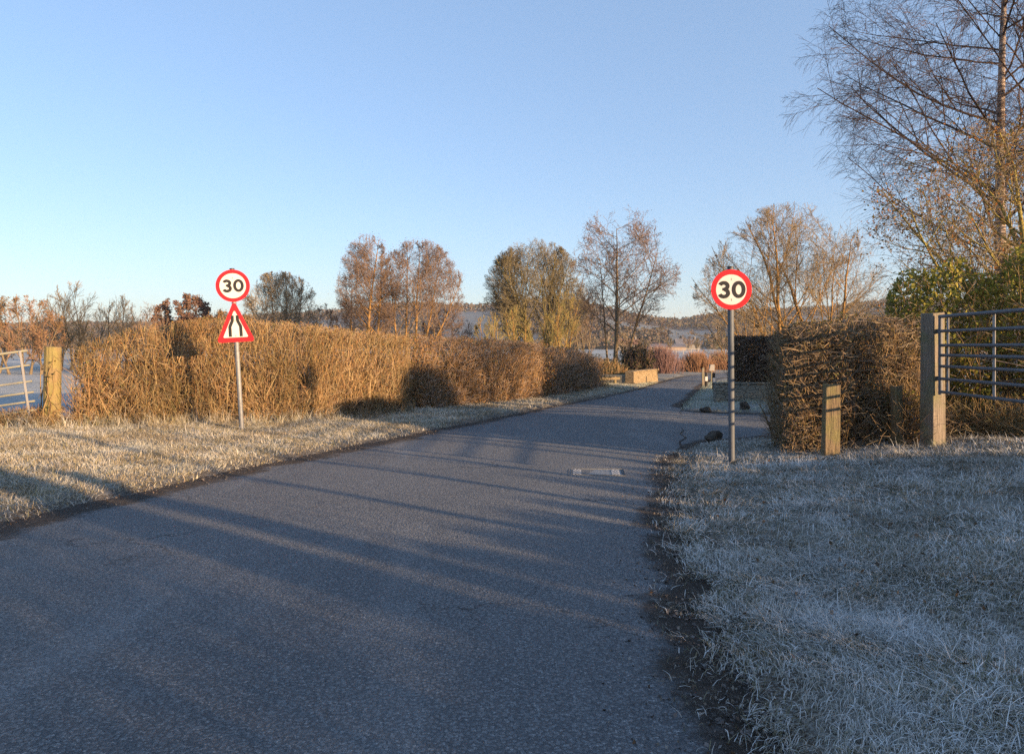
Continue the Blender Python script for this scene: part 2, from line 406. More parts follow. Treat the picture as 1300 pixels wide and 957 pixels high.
def _strip(l, r, y0, y1):
    n = len(l)
    V = np.concatenate([np.insert(q, 1, y, axis=1) for y in (y0, y1) for q in (l, r)])
    i = np.arange(n - 1)
    F_ = [np.stack([i, i + 1, i + 1 + n, i + n], -1), np.stack([i + 1, i, i + 2 * n, i + 1 + 2 * n], -1), np.stack([i + n, i + n + 1, i + 3 * n + 1, i + 3 * n], -1),
          np.array([[0, n, 3 * n, 2 * n], [2 * n - 1, n - 1, 3 * n - 1, 4 * n - 1]])]
    return [(V, np.concatenate(F_))]

# ------------------------------------------------------------------ road edges and the lie of the land
def smooth_curve(pts, lo, hi, n=600, sig=8):
    pts = np.array(pts); g = np.linspace(lo, hi, n); v = np.interp(g, pts[:, 0], pts[:, 1])
    k = np.exp(-0.5 * (np.arange(-3 * sig, 3 * sig + 1) / sig) ** 2); k /= k.sum()
    vp = np.pad(v, 3 * sig, mode='reflect', reflect_type='odd')
    return g, np.convolve(vp, k, 'valid')
LG = [(-14, -8.3), (-4, -6.9), (2, -6.1), (5.5, -5.5), (7.5, -5.05), (8.5, -4.6), (9.2, -4.27), (10.7, -3.84), (12.6, -3.05), (13.6, -2.5), (19.1, 0), (24.1, 2.28), (26.8, 3.6), (31.4, 5.4), (35.7, 6.9), (39.6, 8.4), (43.2, 9.7), (48, 12.5), (55, 19)]
RG = [(-14, 1.4), (-4, 1.15), (0, 1.02), (2, 1.05), (3.9, 1.17), (5.2, 1.31), (6.4, 1.53), (7.9, 1.80), (10.4, 2.27), (12.6, 2.85), (15.5, 3.5), (19.5, 4.35), (22.5, 5.1), (27.7, 6.8), (33, 8.4), (38.7, 10.2), (42, 12.2), (47, 17), (55, 27)]
_ly, _lx = smooth_curve(LG, -14, 55); _ry, _rx = smooth_curve(RG, -14, 55)
Lx = lambda y: np.interp(y, _ly, _lx)
Rx = lambda y: np.interp(y, _ry, _rx)
_nx, _ny = smooth_curve([(2.0, 11.6), (2.7, 12.3), (3.0, 12.9), (3.5, 13.5), (4.2, 13.95), (5, 14.3), (8, 14.4), (15, 14.2), (45, 12)], 2.0, 45, 900, 4)
_fx, _fy = smooth_curve([(2.0, 22.5), (4.3, 22.0), (4.6, 20.6), (5.0, 20.0), (7, 19.5), (12, 19.2), (45, 17.5)], 2.0, 45, 900, 4)
Yn = lambda x: np.interp(x, _nx, _ny)
Yf = lambda x: np.interp(x, _fx, _fy)
def road_dist(x, y):
    dm = np.maximum(Lx(y) - x, x - Rx(y)) * 0.93
    dm = np.where(y > 55, np.maximum(dm, y - 55), dm)
    ds = np.where(x > 2.4, np.maximum(Yn(x) - y, y - Yf(x)), 9.)
    return np.minimum(dm, ds)
def sst(t): t = np.clip(t, 0, 1); return t * t * (3 - 2 * t)
def lump(x, y):
    return (np.sin(x * 3.1 + 1.3 * np.sin(y * 2.3)) * np.sin(y * 2.7 + 1.1 * np.sin(x * 1.9)) * 0.5 + np.sin(x * 7.3 + y * 2.1) * np.sin(y * 6.1 - x * 1.7) * 0.3)
def hz(x, y):
    x = np.asarray(x, float); y = np.asarray(y, float)
    d = road_dist(x, y); out = sst(d / 0.3)
    right = (x > Rx(np.clip(y, -14, 55)))
    nearside = right & (y < Yn(np.clip(x, 2, 45)))
    h = np.where(nearside, 0.05 * out + np.clip(0.125 * (d - 0.75), 0, 0.42), np.where(right, 0.05 * out + np.clip(0.03 * d, 0, 0.2), 0.05 * out + np.clip(0.02 * d, 0, 0.10)))
    h = h + 0.035 * lump(x, y) * sst((d - 0.1) / 0.6) * np.where(y < 30, 1, 0.3)
    return np.where(d < 0.0, -0.05, h)
def hz1(x, y): return float(hz(np.array([x]), np.array([y]))[0])

def geo(a, b, n): return np.geomspace(a, b, n)
xs = np.concatenate([-geo(16, 2600, 40)[::-1][:-1], np.arange(-16, 16.01, 0.2), geo(16, 2600, 40)[1:]])
ys = np.concatenate([-geo(8, 500, 14)[::-1][:-1], np.arange(-8, 44.01, 0.2), geo(44, 3000, 50)[1:]])
X, Y = np.meshgrid(xs, ys); Z = hz(X, Y)
def gridfaces(nx, ny):
    i = (np.arange(ny - 1)[:, None] * nx + np.arange(nx - 1)[None, :]).ravel()
    return np.stack([i, i + 1, i + 1 + nx, i + nx], -1)
dd = road_dist(X, Y)
fieldm = np.clip((dd - 6) / 1.5, 0, 1) * np.where((X > 0) & (Y < 14), 0, 1)
fieldm = np.maximum(fieldm, np.where((X > 4) & (Y > 18) & (dd > 0.15), 0.35, 0))
g = build('ground', [(np.stack([X, Y, Z], -1), gridfaces(len(xs), len(ys)))], M['ground'], smooth=True, attrs={'field': fieldm.ravel(), 'verge': np.clip(dd, 0, 2).ravel()})
tag(g, kind='structure', label='frosted soil and turf of the verges and fields')

# main road
yy = np.concatenate([np.arange(-14, 20, 0.25), np.arange(20, 54.6, 0.5)]); u = np.linspace(0, 1, 25)
wob = 0.10 * np.sin(yy * 1.7) * np.sin(yy * 0.63 + 1) + 0.05 * np.sin(yy * 5.1)
l_ = Lx(yy) - 0.06 + wob; r_ = Rx(yy) + 0.06 + wob[::-1] * 0.8
RX = l_[:, None] + (r_ - l_)[:, None] * u; RY = np.repeat(yy[:, None], 25, 1)
cross = np.sin(np.pi * u)[None, :] ** 0.6
RZ = 0.008 + 0.035 * cross * np.ones_like(RX)
mw = np.interp(RX * 0 + RY, [-14, 8, 14, 22, 55], [1, 1, 1, 0.75, 0.7])
ed = np.minimum((RX - l_[:, None]) * np.interp(RY, [-14, 16, 20, 55], [0.62, 0.62, 0.85, 0.9]) / mw, (r_[:, None] - RX) * (1 + 9 * sst((RY - 11.8) / 1.2) * (1 - sst((RY - 20.3) / 1.2))) * 0.82 / mw)
rd = build('road', [(np.stack([RX, RY, RZ], -1), gridfaces(25, len(yy)))], M['road'], smooth=True, attrs={'edge': ed.ravel(), 'lat': np.repeat(np.linspace(0, 1, 25)[None, :], len(yy), 0).ravel()})
tag(rd, kind='structure', label='dark frosted asphalt lane bending right into the distance')
# side road
sx = np.concatenate([np.arange(2.05, 9, 0.12), np.arange(9, 44.5, 0.6)]); u = np.linspace(0, 1, 17)
a_ = Yn(sx) - 0.08 + 0.05 * np.sin(sx * 4); b_ = Yf(sx) + 0.08
SY = a_[:, None] + (b_ - a_)[:, None] * u; SX = np.repeat(sx[:, None], 17, 1)
SZ = 0.003 + 0.008 * np.sin(np.pi * u)[None, :] * np.ones_like(SX)
ed = np.minimum(SY - a_[:, None], b_[:, None] - SY) * 0.7
sr = build('side_road', [(np.stack([SX, SY, SZ], -1).transpose(1, 0, 2), gridfaces(len(sx), 17))], M['road'], smooth=True, attrs={'edge': ed.T.ravel()})
tag(sr, kind='structure', label='muddy side road joining the lane from the right')

# ------------------------------------------------------------------ hills and far woodland
def ridge_z(px): # skyline height in photo pixel rows, by column
    return np.interp(px, [-300, 0, 160, 300, 430, 520, 600, 680, 740, 800, 860, 900, 960, 1040, 1110, 1160, 1300, 1600], [412, 412, 410, 402, 392, 388, 390, 384, 390, 402, 408, 404, 398, 390, 384, 380, 376, 380])
NXH, NYH = 260, 36
pxs = np.linspace(-700, 2000, NXH); Dn, Df = 420., 1150.
t = np.linspace(0, 1, NYH)
HX = np.zeros((NYH, NXH)); HYY = np.zeros_like(HX); HZ = np.zeros_like(HX)
for j, tt in enumerate(t):
    D_ = Dn + (Df - Dn) * tt + 60 * np.sin(pxs * 0.006)
    ztop = 1.75 + (HY - ridge_z(pxs) - 4) / F * 1000
    prof = sst(tt / 0.8) if tt <= 0.8 else 1 - 0.35 * sst((tt - 0.8) / 0.2)
    HX[j] = (pxs - CX) / F * D_; HYY[j] = D_
    HZ[j] = -2 + (ztop + 2) * prof + 2.0 * np.sin(pxs * 0.03 + tt * 7) * tt
hf = (np.sin(HX * 0.021 + 2) * np.sin(HYY * 0.016 + HX * 0.006) > 0.45) & (t[:, None] < 0.5)
hf = hf | ((pxs[None, :] > 560) & (pxs[None, :] < 660) & (t[:, None] < 0.55)) | ((pxs[None, :] > 850) & (pxs[None, :] < 905) & (t[:, None] < 0.35))
hill = build('hills', [(np.stack([HX, HYY, HZ], -1), gridfaces(NXH, NYH))], M['hill'], smooth=True, attrs={'field': hf.astype(float).ravel()})
tag(hill, kind='structure', label='hazy wooded hill with frosted fields along the horizon')

# far woods: thousands of little bare crowns on the hill and its foot, each a loose puff of small faces
def puffs(cx, cy, cz, hh, ww, n):
    N = len(cx)
    th = rng.uniform(0, 2 * PI, (N, n)); ph = np.arccos(rng.uniform(-0.6, 1, (N, n))); rr = rng.uniform(0.55, 1, (N, n))
    C = np.stack([cx[:, None] + ww[:, None] * rr * np.sin(ph) * np.cos(th), cy[:, None] + ww[:, None] * rr * np.sin(ph) * np.sin(th), cz[:, None] + hh[:, None] * (0.55 + 0.5 * rr * np.cos(ph))], -1).reshape(-1, 3)
    s = np.repeat(hh * 0.42, n) * rng.uniform(0.5, 1.2, N * n)
    return leafs(C, s, aspect=0.75)
jj = rng.integers(2, NYH, 30000); ii = rng.integers(0, NXH, 30000)
keep = ~hf[jj, ii] | (rng.random(30000) < 0.05)
jj, ii = jj[keep], ii[keep]
cx = HX[jj, ii] + rng.uniform(-6, 6, len(jj)); cy = HYY[jj, ii] + rng.uniform(-10, 10, len(jj)); cz = HZ[jj, ii] - 0.5
hh = rng.uniform(4, 8, len(jj))
cr = leafs  # noqa
wood_o = build('woodland', [puffs(cx, cy, cz, hh, hh * 0.5, 9)], M['wood_far'])
tag(wood_o, 'leafless brown woodland covering the distant hillside', 'woodland', kind='stuff')

# ------------------------------------------------------------------ grass
def scatter(n, xr, yr, ok):
    out = []
    tot = 0
    while tot < n:
        x = rng.uniform(*xr, n * 2); y = rng.uniform(*yr, n * 2); k = ok(x, y)
        out.append(np.stack([x[k], y[k]], -1)); tot += k.sum()
        if k.sum() == 0: break
    return np.concatenate(out)[:n]

def grass(xy, length, lean, width, K=4, comb=(0, 0), clump=0.0):
    n = len(xy); z = np.maximum(hz(xy[:, 0], xy[:, 1]) - 0.01, 0.006)
    L = length * rng.uniform(0.5, 1.3, n)
    # neighbouring blades lie the same way: a smooth swirl field plus noise
    a = 2.5 * np.sin(xy[:, 0] * 1.9 + 1.7 * np.sin(xy[:, 1] * 1.3)) + 2.1 * np.cos(xy[:, 1] * 2.3 + xy[:, 0]) + rng.normal(0, 1.25, n)
    h = np.stack([np.cos(a) + comb[0], np.sin(a) + comb[1], np.zeros(n)], -1); h = nrm(h)
    th0 = np.clip(rng.normal(lean[0], 0.25, n), 0.05, 1.5); th1 = np.clip(th0 + rng.normal(lean[1], 0.35, n), 0.1, 2.1)
    s = np.linspace(0, 1, K)
    P = np.zeros((n, K, 3)); P[:, 0, :2] = xy; P[:, 0, 2] = z
    for k in range(1, K):
        th = th0 + (th1 - th0) * s[k]
        P[:, k] = P[:, k - 1] + (L / (K - 1))[:, None] * (h * np.sin(th)[:, None] + np.array([0, 0, 1.]) * np.cos(th)[:, None])
        P[:, k, 2] = np.maximum(P[:, k, 2], z + 0.012 + 0.03 * rng.random(n))
    W = width[0] * (1 - 0.8 * s)[None, :] * rng.uniform(0.6, 1.3, n)[:, None]
    side = np.stack([-h[:, 1], h[:, 0], rng.normal(0, 0.35, n)], -1)
    return ribbons(P, W, nrm(side))
edge_noise = lambda x, y: 0.10 * np.sin(y * 3.3 + x) + 0.08 * np.sin(y * 8.1 + 2 * x)
okR = lambda x, y: (x > Rx(y) + edge_noise(x, y)) & (y < Yn(np.clip(x, 2, 45)) - 0.1) & (x < 0.72 * y + 1.2) & (rng.random(len(x)) < np.clip(0.25 + (road_dist(x, y) * 1.6), 0.05, 1)) & (np.sin(x * 2.1 + 2 * np.sin(y * 1.1)) * np.sin(y * 1.9 + x) < rng.uniform(-0.2, 1.6, len(x)))
GP = [grass(scatter(85000, (0.9, 6.5), (2.6, 6.2), okR), 0.062, (0.9, 0.8), (0.0024,)),
      grass(scatter(70000, (1.3, 9.5), (6.0, 14.2), okR), 0.075, (0.85, 0.8), (0.0034,)),
      grass(scatter(8000, (1.2, 9.5), (2.6, 12), okR), 0.19, (1.1, 0.7), (0.0023,), K=5)]
# blades creeping out over the mud
okE = lambda x, y: (x > Rx(y) - 0.38) & (x < Rx(y) + 0.12) & (rng.random(len(x)) < np.exp((x - Rx(y)) / 0.13)) & (y < 12.4) & (lump(x * 1.7, y * 1.7) > rng.uniform(-0.5, 0.4, len(x)))
GP.append(grass(scatter(6500, (0.6, 3.2), (2.6, 12.4), okE), 0.075, (0.9, 0.7), (0.0024,)))
# tufts of longer dead blades
tc = scatter(420, (1.2, 8), (3, 11.5), okR); rep = rng.integers(20, 80, len(tc))
tp = np.repeat(tc, rep, 0) + rng.normal(0, 0.05, (rep.sum(), 2))
GP.append(grass(tp, 0.17, (0.7, 0.9), (0.0024,), K=5))
o = build('verge_grass', GP, M['frost_grass']); tag(o, 'long tangled frosted grass on the shaded right verge', 'grass', kind='stuff')
okL = lambda x, y: (x < Lx(y) - 0.05 + edge_noise(x, y)) & (x > -0.75 * y) & (rng.random(len(x)) < np.clip(0.15 + road_dist(x, y) * 1.3, 0.05, 1)) & (x > np.interp(y, [0, 14, 16, 19.5, 24, 30], [-11.5, -11.5, -10.3, -3.0, 0.4, 3.2]))
GP = [grass(scatter(80000, (-12, 0), (6.5, 17), okL), 0.085, (0.85, 0.7), (0.004,)),
      grass(scatter(26000, (-5, 8), (17, 36), okL), 0.10, (0.8, 0.7), (0.0055,)),
      grass(scatter(5000, (-11, 0), (7, 18), okL), 0.20, (0.8, 0.8), (0.003,), K=5)]
fx = rng.uniform(-9.8, -2.6, 260); fy = np.interp(fx, [-9.5, -7.5, -5, -2.75], [15.0, 15.7, 16.4, 19.2]) + rng.normal(-0.1, 0.22, 260)
rep = rng.integers(10, 40, 260); fp = np.repeat(np.stack([fx, fy], -1), rep, 0) + rng.normal(0, 0.07, (rep.sum(), 2))
GP.append(grass(fp, 0.30, (0.35, 0.8), (0.0042,), K=5))
lt = scatter(240, (-11, 2), (7, 20), okL); rep = rng.integers(15, 60, len(lt)); lp = np.repeat(lt, rep, 0) + rng.normal(0, 0.06, (rep.sum(), 2))
GP.append(grass(lp, 0.15, (0.5, 0.9), (0.004,), K=4))
o = build('verge_grass', GP, M['verge_grass']); tag(o, 'pale straw grass on the sunlit left verge', 'grass', kind='stuff')
okF = lambda x, y: (road_dist(x, y) > 0.02) & (y > 18.5) & (x > 4) & (x < 0.7 * y)
o = build('lawn_grass', [grass(scatter(26000, (4, 13), (18.5, 36), okF), 0.07, (0.4, 0.6), (0.007,))], M['lawn_grass'])
tag(o, 'short frosted green lawn at the far side road corner', 'grass', kind='stuff')

# clods, grit and fallen leaves along the broken road edges
def litter(n, left):
    y = rng.uniform(2.6, 22 if left else 12.3, n) if left else 2.6 + 9.7 * rng.random(n) ** 1.5
    d = np.abs(rng.normal(0, 0.30 if not left else 0.22, n))
    x = (Lx(y) - 0.06 + d) if left else (Rx(y) + 0.06 - d)
    ok = (d < 0.85); return x[ok], y[ok]
LP, LF = [], []
for left, n in ((True, 3200), (False, 5200)):
    x, y = litter(n, left); m = len(x); sz = np.exp(rng.normal(-5.45, 0.55, m)); sz = np.minimum(sz, 0.022)
    zz = np.full(m, 0.016) + 0.012
    tet = nrm(np.array([(1, 1, 1), (-1, -1, 1), (-1, 1, -1), (1, -1, -1)], float))
    V = np.stack([x, y, zz], -1)[:, None, :] + (tet[None] * rng.uniform(0.6, 1.3, (m, 4, 1)) + rng.normal(0, 0.25, (m, 4, 3))) * sz[:, None, None] * np.array([1.2, 1.2, 0.7])
    tri_ = np.array([(0, 1, 2), (0, 3, 1), (0, 2, 3), (1, 3, 2)])
    LP.append((V.reshape(-1, 3), (np.arange(m)[:, None, None] * 4 + tri_[None]).reshape(-1, 3)))
    x, y = litter(n // 7, left); m = len(x)
    LF.append(leafs(np.stack([x, y, np.full(m, 0.03)], -1), rng.uniform(0.012, 0.032, m), flat=None, aspect=0.7))
vx = scatter(700, (1.3, 7), (2.8, 11.5), okR); LF.append(leafs(np.stack([vx[:, 0], vx[:, 1], hz(vx[:, 0], vx[:, 1]) + rng.uniform(0.02, 0.06, 700)], -1), rng.uniform(0.02, 0.05, 700), flat=None, aspect=0.7))
o = build('mud_clods', LP, twig_mat('clods', [(0.025, 0.02, 0.017), (0.05, 0.04, 0.033), (0.08, 0.07, 0.062), (0.035, 0.028, 0.024)], 0.08)); tag(o, 'mud clods and grit scattered along the broken road edges', 'grit', kind='stuff')
o = build('leaf_litter', LF, twig_mat('litter_leaf', [(0.07, 0.04, 0.025), (0.13, 0.085, 0.05), (0.18, 0.16, 0.13), (0.06, 0.045, 0.035)], 0.2)); tag(o, 'fallen brown leaves lying on the verge and along the muddy road edges', 'leaves', kind='stuff')

# ------------------------------------------------------------------ tree growth
def grow(P0, D0, L, K, wander, trop):
    n = len(P0); P = np.zeros((n, K + 1, 3)); P[:, 0] = P0; d = nrm(D0)
    for k in range(K):
        d = nrm(d + rng.normal(0, wander, (n, 3)) + np.array([0, 0, trop]))
        P[:, k + 1] = P[:, k] + d * (L / K)[:, None]
    return P

def env_dist(P0, D, env):
    c, r = np.array(env[0]), np.array(env[1])
    p = (P0 - c) / r; d = D / r
    a = (d * d).sum(-1); b = 2 * (p * d).sum(-1); cc = (p * p).sum(-1) - 1
    disc = np.maximum(b * b - 4 * a * cc, 0)
    t_ = (-b + np.sqrt(disc)) / (2 * a)
    return np.where(cc < 0, t_, 0.0)

def sprout(P, Rd, L, n, t0, ang, lf, rf, K, wander, trop, env=None, tip=0.25, t1=1.0, taper=0.75, rmin=0.004):
    """grow n children on each polyline"""
    N, K1, _ = P.shape
    tt = (np.arange(n)[None, :] + rng.random((N, n))) / n * (t1 - t0) + t0
    f = tt * (K1 - 1); i = np.minimum(f.astype(int), K1 - 2); fr = (f - i)[..., None]
    row = np.arange(N)[:, None]
    P0 = P[row, i] * (1 - fr) + P[row, i + 1] * fr
    R0 = Rd[row, i] * (1 - fr[..., 0]) + Rd[row, i + 1] * fr[..., 0]
    D = nrm(P[row, i + 1] - P[row, i]).reshape(-1, 3); P0 = P0.reshape(-1, 3)
    perp = nrm(np.cross(D, rand_dir(len(D))))
    a = rng.uniform(*ang, len(D))[:, None]
    D1 = nrm(np.cos(a) * D + np.sin(a) * perp)
    Lc = (L[:, None] * lf * (1 - 0.45 * (tt - t0) / (t1 - t0 + 1e-6))).ravel() * rng.uniform(0.65, 1.25, len(D))
    if env is not None:
        Dn_ = nrm(D1 + np.array([0, 0, trop * K * 0.4]))
        Lc = np.minimum(Lc, env_dist(P0, Dn_, env) * rng.uniform(0.72, 1.04, len(D)))
    Lc = np.maximum(Lc, 0.015)
    Pc = grow(P0, D1, Lc, K, wander, trop)
    rc = np.maximum(np.minimum(R0.ravel() * rf, Lc * 0.03 + 0.004), rmin)
    Rc = rc[:, None] * np.linspace(1, tip, K + 1)[None, :]
    return Pc, np.maximum(Rc, rmin * 0.6), Lc

def tree(name, label, x, y, H, stems, levels, env, bark, twig, rad, leaf=None, stem_K=8, stem_wander=0.05, stem_trop=0.03, rmin=0.006, group=None, cat='tree', nlimb=1, z0=None, bark_s=7, clump=None):
    """stems: list of (dx, dy, (lean x, lean y), length fraction); levels: dicts for sprout; env in local metres"""
    z = hz1(x, y) - 0.05 if z0 is None else z0
    t_ = thing(name, label, cat, (x, y, z), group=group)
    P0 = np.array([(s[0], s[1], 0) for s in stems], float); D0 = np.array([(s[2][0], s[2][1], 1) for s in stems], float)
    L = np.array([s[3] * H for s in stems])
    L = np.minimum(L * np.linalg.norm(D0, axis=1), env_dist(P0 + nrm(D0) * 0.3, nrm(D0 + np.array([0, 0, 0.25])), env) * 0.97 + 0.3)
    P = grow(P0, D0, L, stem_K, stem_wander, stem_trop)
    r0 = np.array([rad * (s[4] if len(s) > 4 else 1) for s in stems])
    Rd = r0[:, None] * np.linspace(1.0, 0.07, stem_K + 1)[None, :] ** 0.85
    Rd[:, 0] *= 1.35
    trunk = [tubes(P, Rd, bark_s)]
    crown = []; cur = (P, Rd, L); last = None
    for li, lv in enumerate(levels):
        lv = dict(lv); e = lv.pop('env', True)
        nxt = sprout(*cur, env=env if e else None, rmin=rmin * (2.0 if li == 0 else 1.0), **lv)
        if li < nlimb: trunk.append(tubes(nxt[0], nxt[1], 5))
        else: crown.append(tubes(nxt[0], nxt[1], 3))
        cur = nxt
    build('trunk', trunk, bark, t_, smooth=True)
    build('crown', crown, twig, t_)
    if leaf:
        m, n, sz, name_ = leaf
        Pl = cur[0].reshape(-1, 3); idx = rng.integers(0, len(Pl), n)
        if clump: 
            cidx = rng.integers(0, len(Pl), clump); idx = cidx[rng.integers(0, clump, n)]
        C = Pl[idx] + rng.normal(0, sz * (0.6 if not clump else 2.2), (n, 3))
        build(name_, [leafs(C, sz * rng.uniform(0.6, 1.3, n))], m, t_)
    return t_

def lv(n, t0, ang, lf, rf, K=4, wander=0.12, trop=0.03, **k):
    return dict(n=n, t0=t0, ang=(R(ang[0]), R(ang[1])), lf=lf, rf=rf, K=K, wander=wander, trop=trop, **k)

def pxx(px, D): return (px - CX) / F * D
def pxz(py, D): return CAM_H - (py - HY) / F * D

alder_lv = [lv(30, 0.2, (42, 68), 0.6, 0.42, 5, 0.09, 0.06), lv(9, 0.2, (30, 55), 0.55, 0.6, 4, 0.12, 0.04), lv(8, 0.15, (30, 60), 0.55, 0.7, 3, 0.15, 0.03), lv(2, 0.2, (30, 60), 0.7, 0.8, 2, 0.15, 0.0)]
# two alders beyond the first hedge
D = 58
tree('alder_tree', 'slim reddish alder with a straight trunk beyond the hedge, left one of the pair', pxx(466, D), D, 10.2, [(0, 0, (0.02, 0), 0.98), (-1.2, 0.6, (-0.06, 0), 0.7, 0.6), (0.7, 0.3, (0.05, 0), 0.85, 0.7)], alder_lv, ((-0.1, 0, 4.9), (2.5, 2.4, 5.5)), M['bark_orange'], M['twig_alder'], 0.15, stem_wander=0.022, leaf= (M['catkin'], 3400, 0.075, 'catkins'), rmin=0.0095, clump=3500)
tree('alder_tree', 'spreading many stemmed alder beyond the hedge, right one of the pair', pxx(517, D), D + 1, 10.4, [(-0.9, 0, (-0.02, 0), 0.95, 0.7), (-0.3, 0.3, (0.03, 0), 0.98, 0.8), (0.3, 0, (0.10, 0), 0.95, 0.9), (0.8, 0.2, (0.28, 0), 0.92, 0.8), (1.1, 0, (0.5, 0.1), 0.9, 0.8)], [lv(17, 0.25, (28, 52), 0.6, 0.42, 5, 0.09, 0.05)] + alder_lv[1:], ((0.8, 0, 4.9), (3.7, 3, 5.3)), M['bark_orange'], M['twig_alder'], 0.13, stem_wander=0.03, leaf=(M['catkin'], 3400, 0.075, 'catkins'), rmin=0.0095, clump=3500)
# round crowned ash
D = 60
tree('ash_tree', 'bare tree with a broad round fan shaped crown in the middle distance', pxx(685, D), D + 2, 10.3, [(-0.5, 0, (-0.55, 0), 0.86, 0.75), (-0.3, 0.2, (-0.28, 0.1), 0.9, 0.8), (0, 0, (-0.1, -0.1), 0.95), (0.2, 0.1, (0.12, 0.1), 0.95), (0.3, 0, (0.35, 0), 0.9, 0.8), (0.5, -0.2, (0.6, 0), 0.85, 0.7)],
     [lv(20, 0.12, (22, 48), 0.65, 0.5, 6, 0.08, 0.05), lv(10, 0.2, (25, 50), 0.55, 0.6, 4, 0.1, 0.04), lv(7, 0.2, (25, 50), 0.55, 0.7, 3, 0.12, 0.03), lv(2, 0.2, (25, 50), 0.7, 0.8, 2, 0.1, 0.02)], ((-0.4, 0, 4.6), (4.7, 4, 6.1)), M['bark_olive'], M['twig_ash'], 0.2, rmin=0.012, stem_wander=0.09)
# yellow green saplings at its foot
for i, (px, top, lab) in enumerate([(622, 400, 'low yellow green scrub tree left of the round ash'), (655, 392, 'yellow green scrub tree under the left side of the round ash'), (716, 368, 'slim golden stemmed sapling right of the round ash'), (700, 398, 'bushy yellow sapling close under the right side of the round ash'), (742, 345, 'thin dark sapling between the golden sapling and the tall alder')]):
    D = 52 + i * 1.3; H = pxz(top, D)
    tree('scrub_tree', lab, pxx(px, D), D, H, [(-0.3, 0, (-0.12, 0), 0.9), (0, 0, (0.02, 0), 0.98), (0.3, 0.2, (0.12, 0), 0.9)], [lv(14, 0.15, (20, 45), 0.4, 0.5, 4, 0.08, 0.08), lv(7, 0.2, (20, 45), 0.5, 0.7, 3, 0.1, 0.05), lv(5, 0.2, (20, 45), 0.5, 0.8, 2, 0.1, 0.03)], ((0, 0, H * 0.5), (1.3 if i != 4 else 0.9, 1.2, H * 0.55)), M['bark_orange'] if i != 4 else M['bark_grey'], M['twig_yellow'] if i != 4 else M['twig_alder'], 0.06, rmin=0.009, cat='tree')
# tall alder by the bridge
D = 42
tree('alder_tree', 'tall open alder with two leaning trunks beside the stone bridge parapet', pxx(771, D), D, 9.6, [(0, 0, (-0.03, 0), 0.98), (0.45, 0.2, (0.09, 0), 0.86, 0.95), (0.75, -0.1, (0.34, 0), 0.72, 0.6), (0.1, 0.3, (-0.08, 0), 0.7, 0.45)],
     [lv(20, 0.28, (38, 66), 0.6, 0.38, 5, 0.09, 0.04), lv(8, 0.2, (30, 55), 0.55, 0.6, 4, 0.12, 0.02), lv(6, 0.15, (30, 60), 0.55, 0.7, 3, 0.15, 0.0), lv(2, 0.2, (30, 60), 0.6, 0.8, 2, 0.15, 0.0)], ((0.9, 0, 5.0), (3.2, 2.8, 4.9)), M['bark_grey'], M['twig_alder'], 0.16, (M['catkin'], 4200, 0.065, 'catkins'), rmin=0.009, clump=1800, stem_wander=0.03)
# trees left of the pair
D = 64
tree('ash_tree', 'pale bare tree standing behind the hedge to the right of the road narrows sign', pxx(352, D), D, 8.0, [(-0.5, 0, (-0.35, 0), 0.85, .7), (-0.1, 0, (-0.1, 0), 0.95, .8), (0.3, 0, (0.16, 0), 0.95, .8), (0.6, 0, (0.45, 0), 0.85, .7)],
     [lv(15, 0.2, (22, 45), 0.6, 0.45, 5, 0.09, 0.05), lv(9, 0.2, (25, 50), 0.55, 0.6, 4, 0.1, 0.04), lv(8, 0.2, (25, 50), 0.55, 0.7, 3, 0.12, 0.03), lv(2, 0.2, (25, 50), 0.7, 0.8, 2, 0.1, 0.02)], ((0.2, 0, 3.6), (3.8, 3, 4.6)), M['bark_grey'], M['twig_oak'], 0.13, rmin=0.011)
D = 70
tree('oak_tree', 'small dark reddish oak still in leaf behind the hedge to the left of the signs', pxx(236, D), D, 6.6, [(-0.6, 0, (-0.4, 0), 0.8), (0, 0, (0, 0), 0.9), (0.6, 0, (0.4, 0), 0.8)], [lv(12, 0.2, (30, 60), 0.5, 0.45, 4, 0.1, 0.03), lv(7, 0.2, (30, 60), 0.5, 0.6, 3, 0.1, 0.02), lv(6, 0.2, (30, 60), 0.5, 0.7, 2, 0.12, 0.0)], ((0, 0, 3.3), (3.1, 3, 3.2)), M['bark_grey'], M['twig_alder'], 0.13, (M['catkin'], 12000, 0.20, 'leaves'), rmin=0.012)
tree('hawthorn_tree', 'low rusty hawthorn behind the hedge between the oak and the signs', pxx(285, 60), 60, 4.6, [(-0.8, 0, (-0.4, 0), 0.8), (0, 0, (0, 0), 0.9), (0.8, 0, (0.4, 0), 0.8)], [lv(12, 0.15, (30, 60), 0.5, 0.45, 4, 0.1, 0.03), lv(7, 0.2, (30, 60), 0.5, 0.6, 3, 0.1, 0.02), lv(5, 0.2, (30, 60), 0.5, 0.7, 2, 0.12, 0.0)], ((0, 0, 2.2), (2.7, 2, 2.5)), M['bark_grey'], M['hedge_leaf'], 0.1, (M['leaf_russet'], 5000, 0.15, 'leaves'), rmin=0.012)
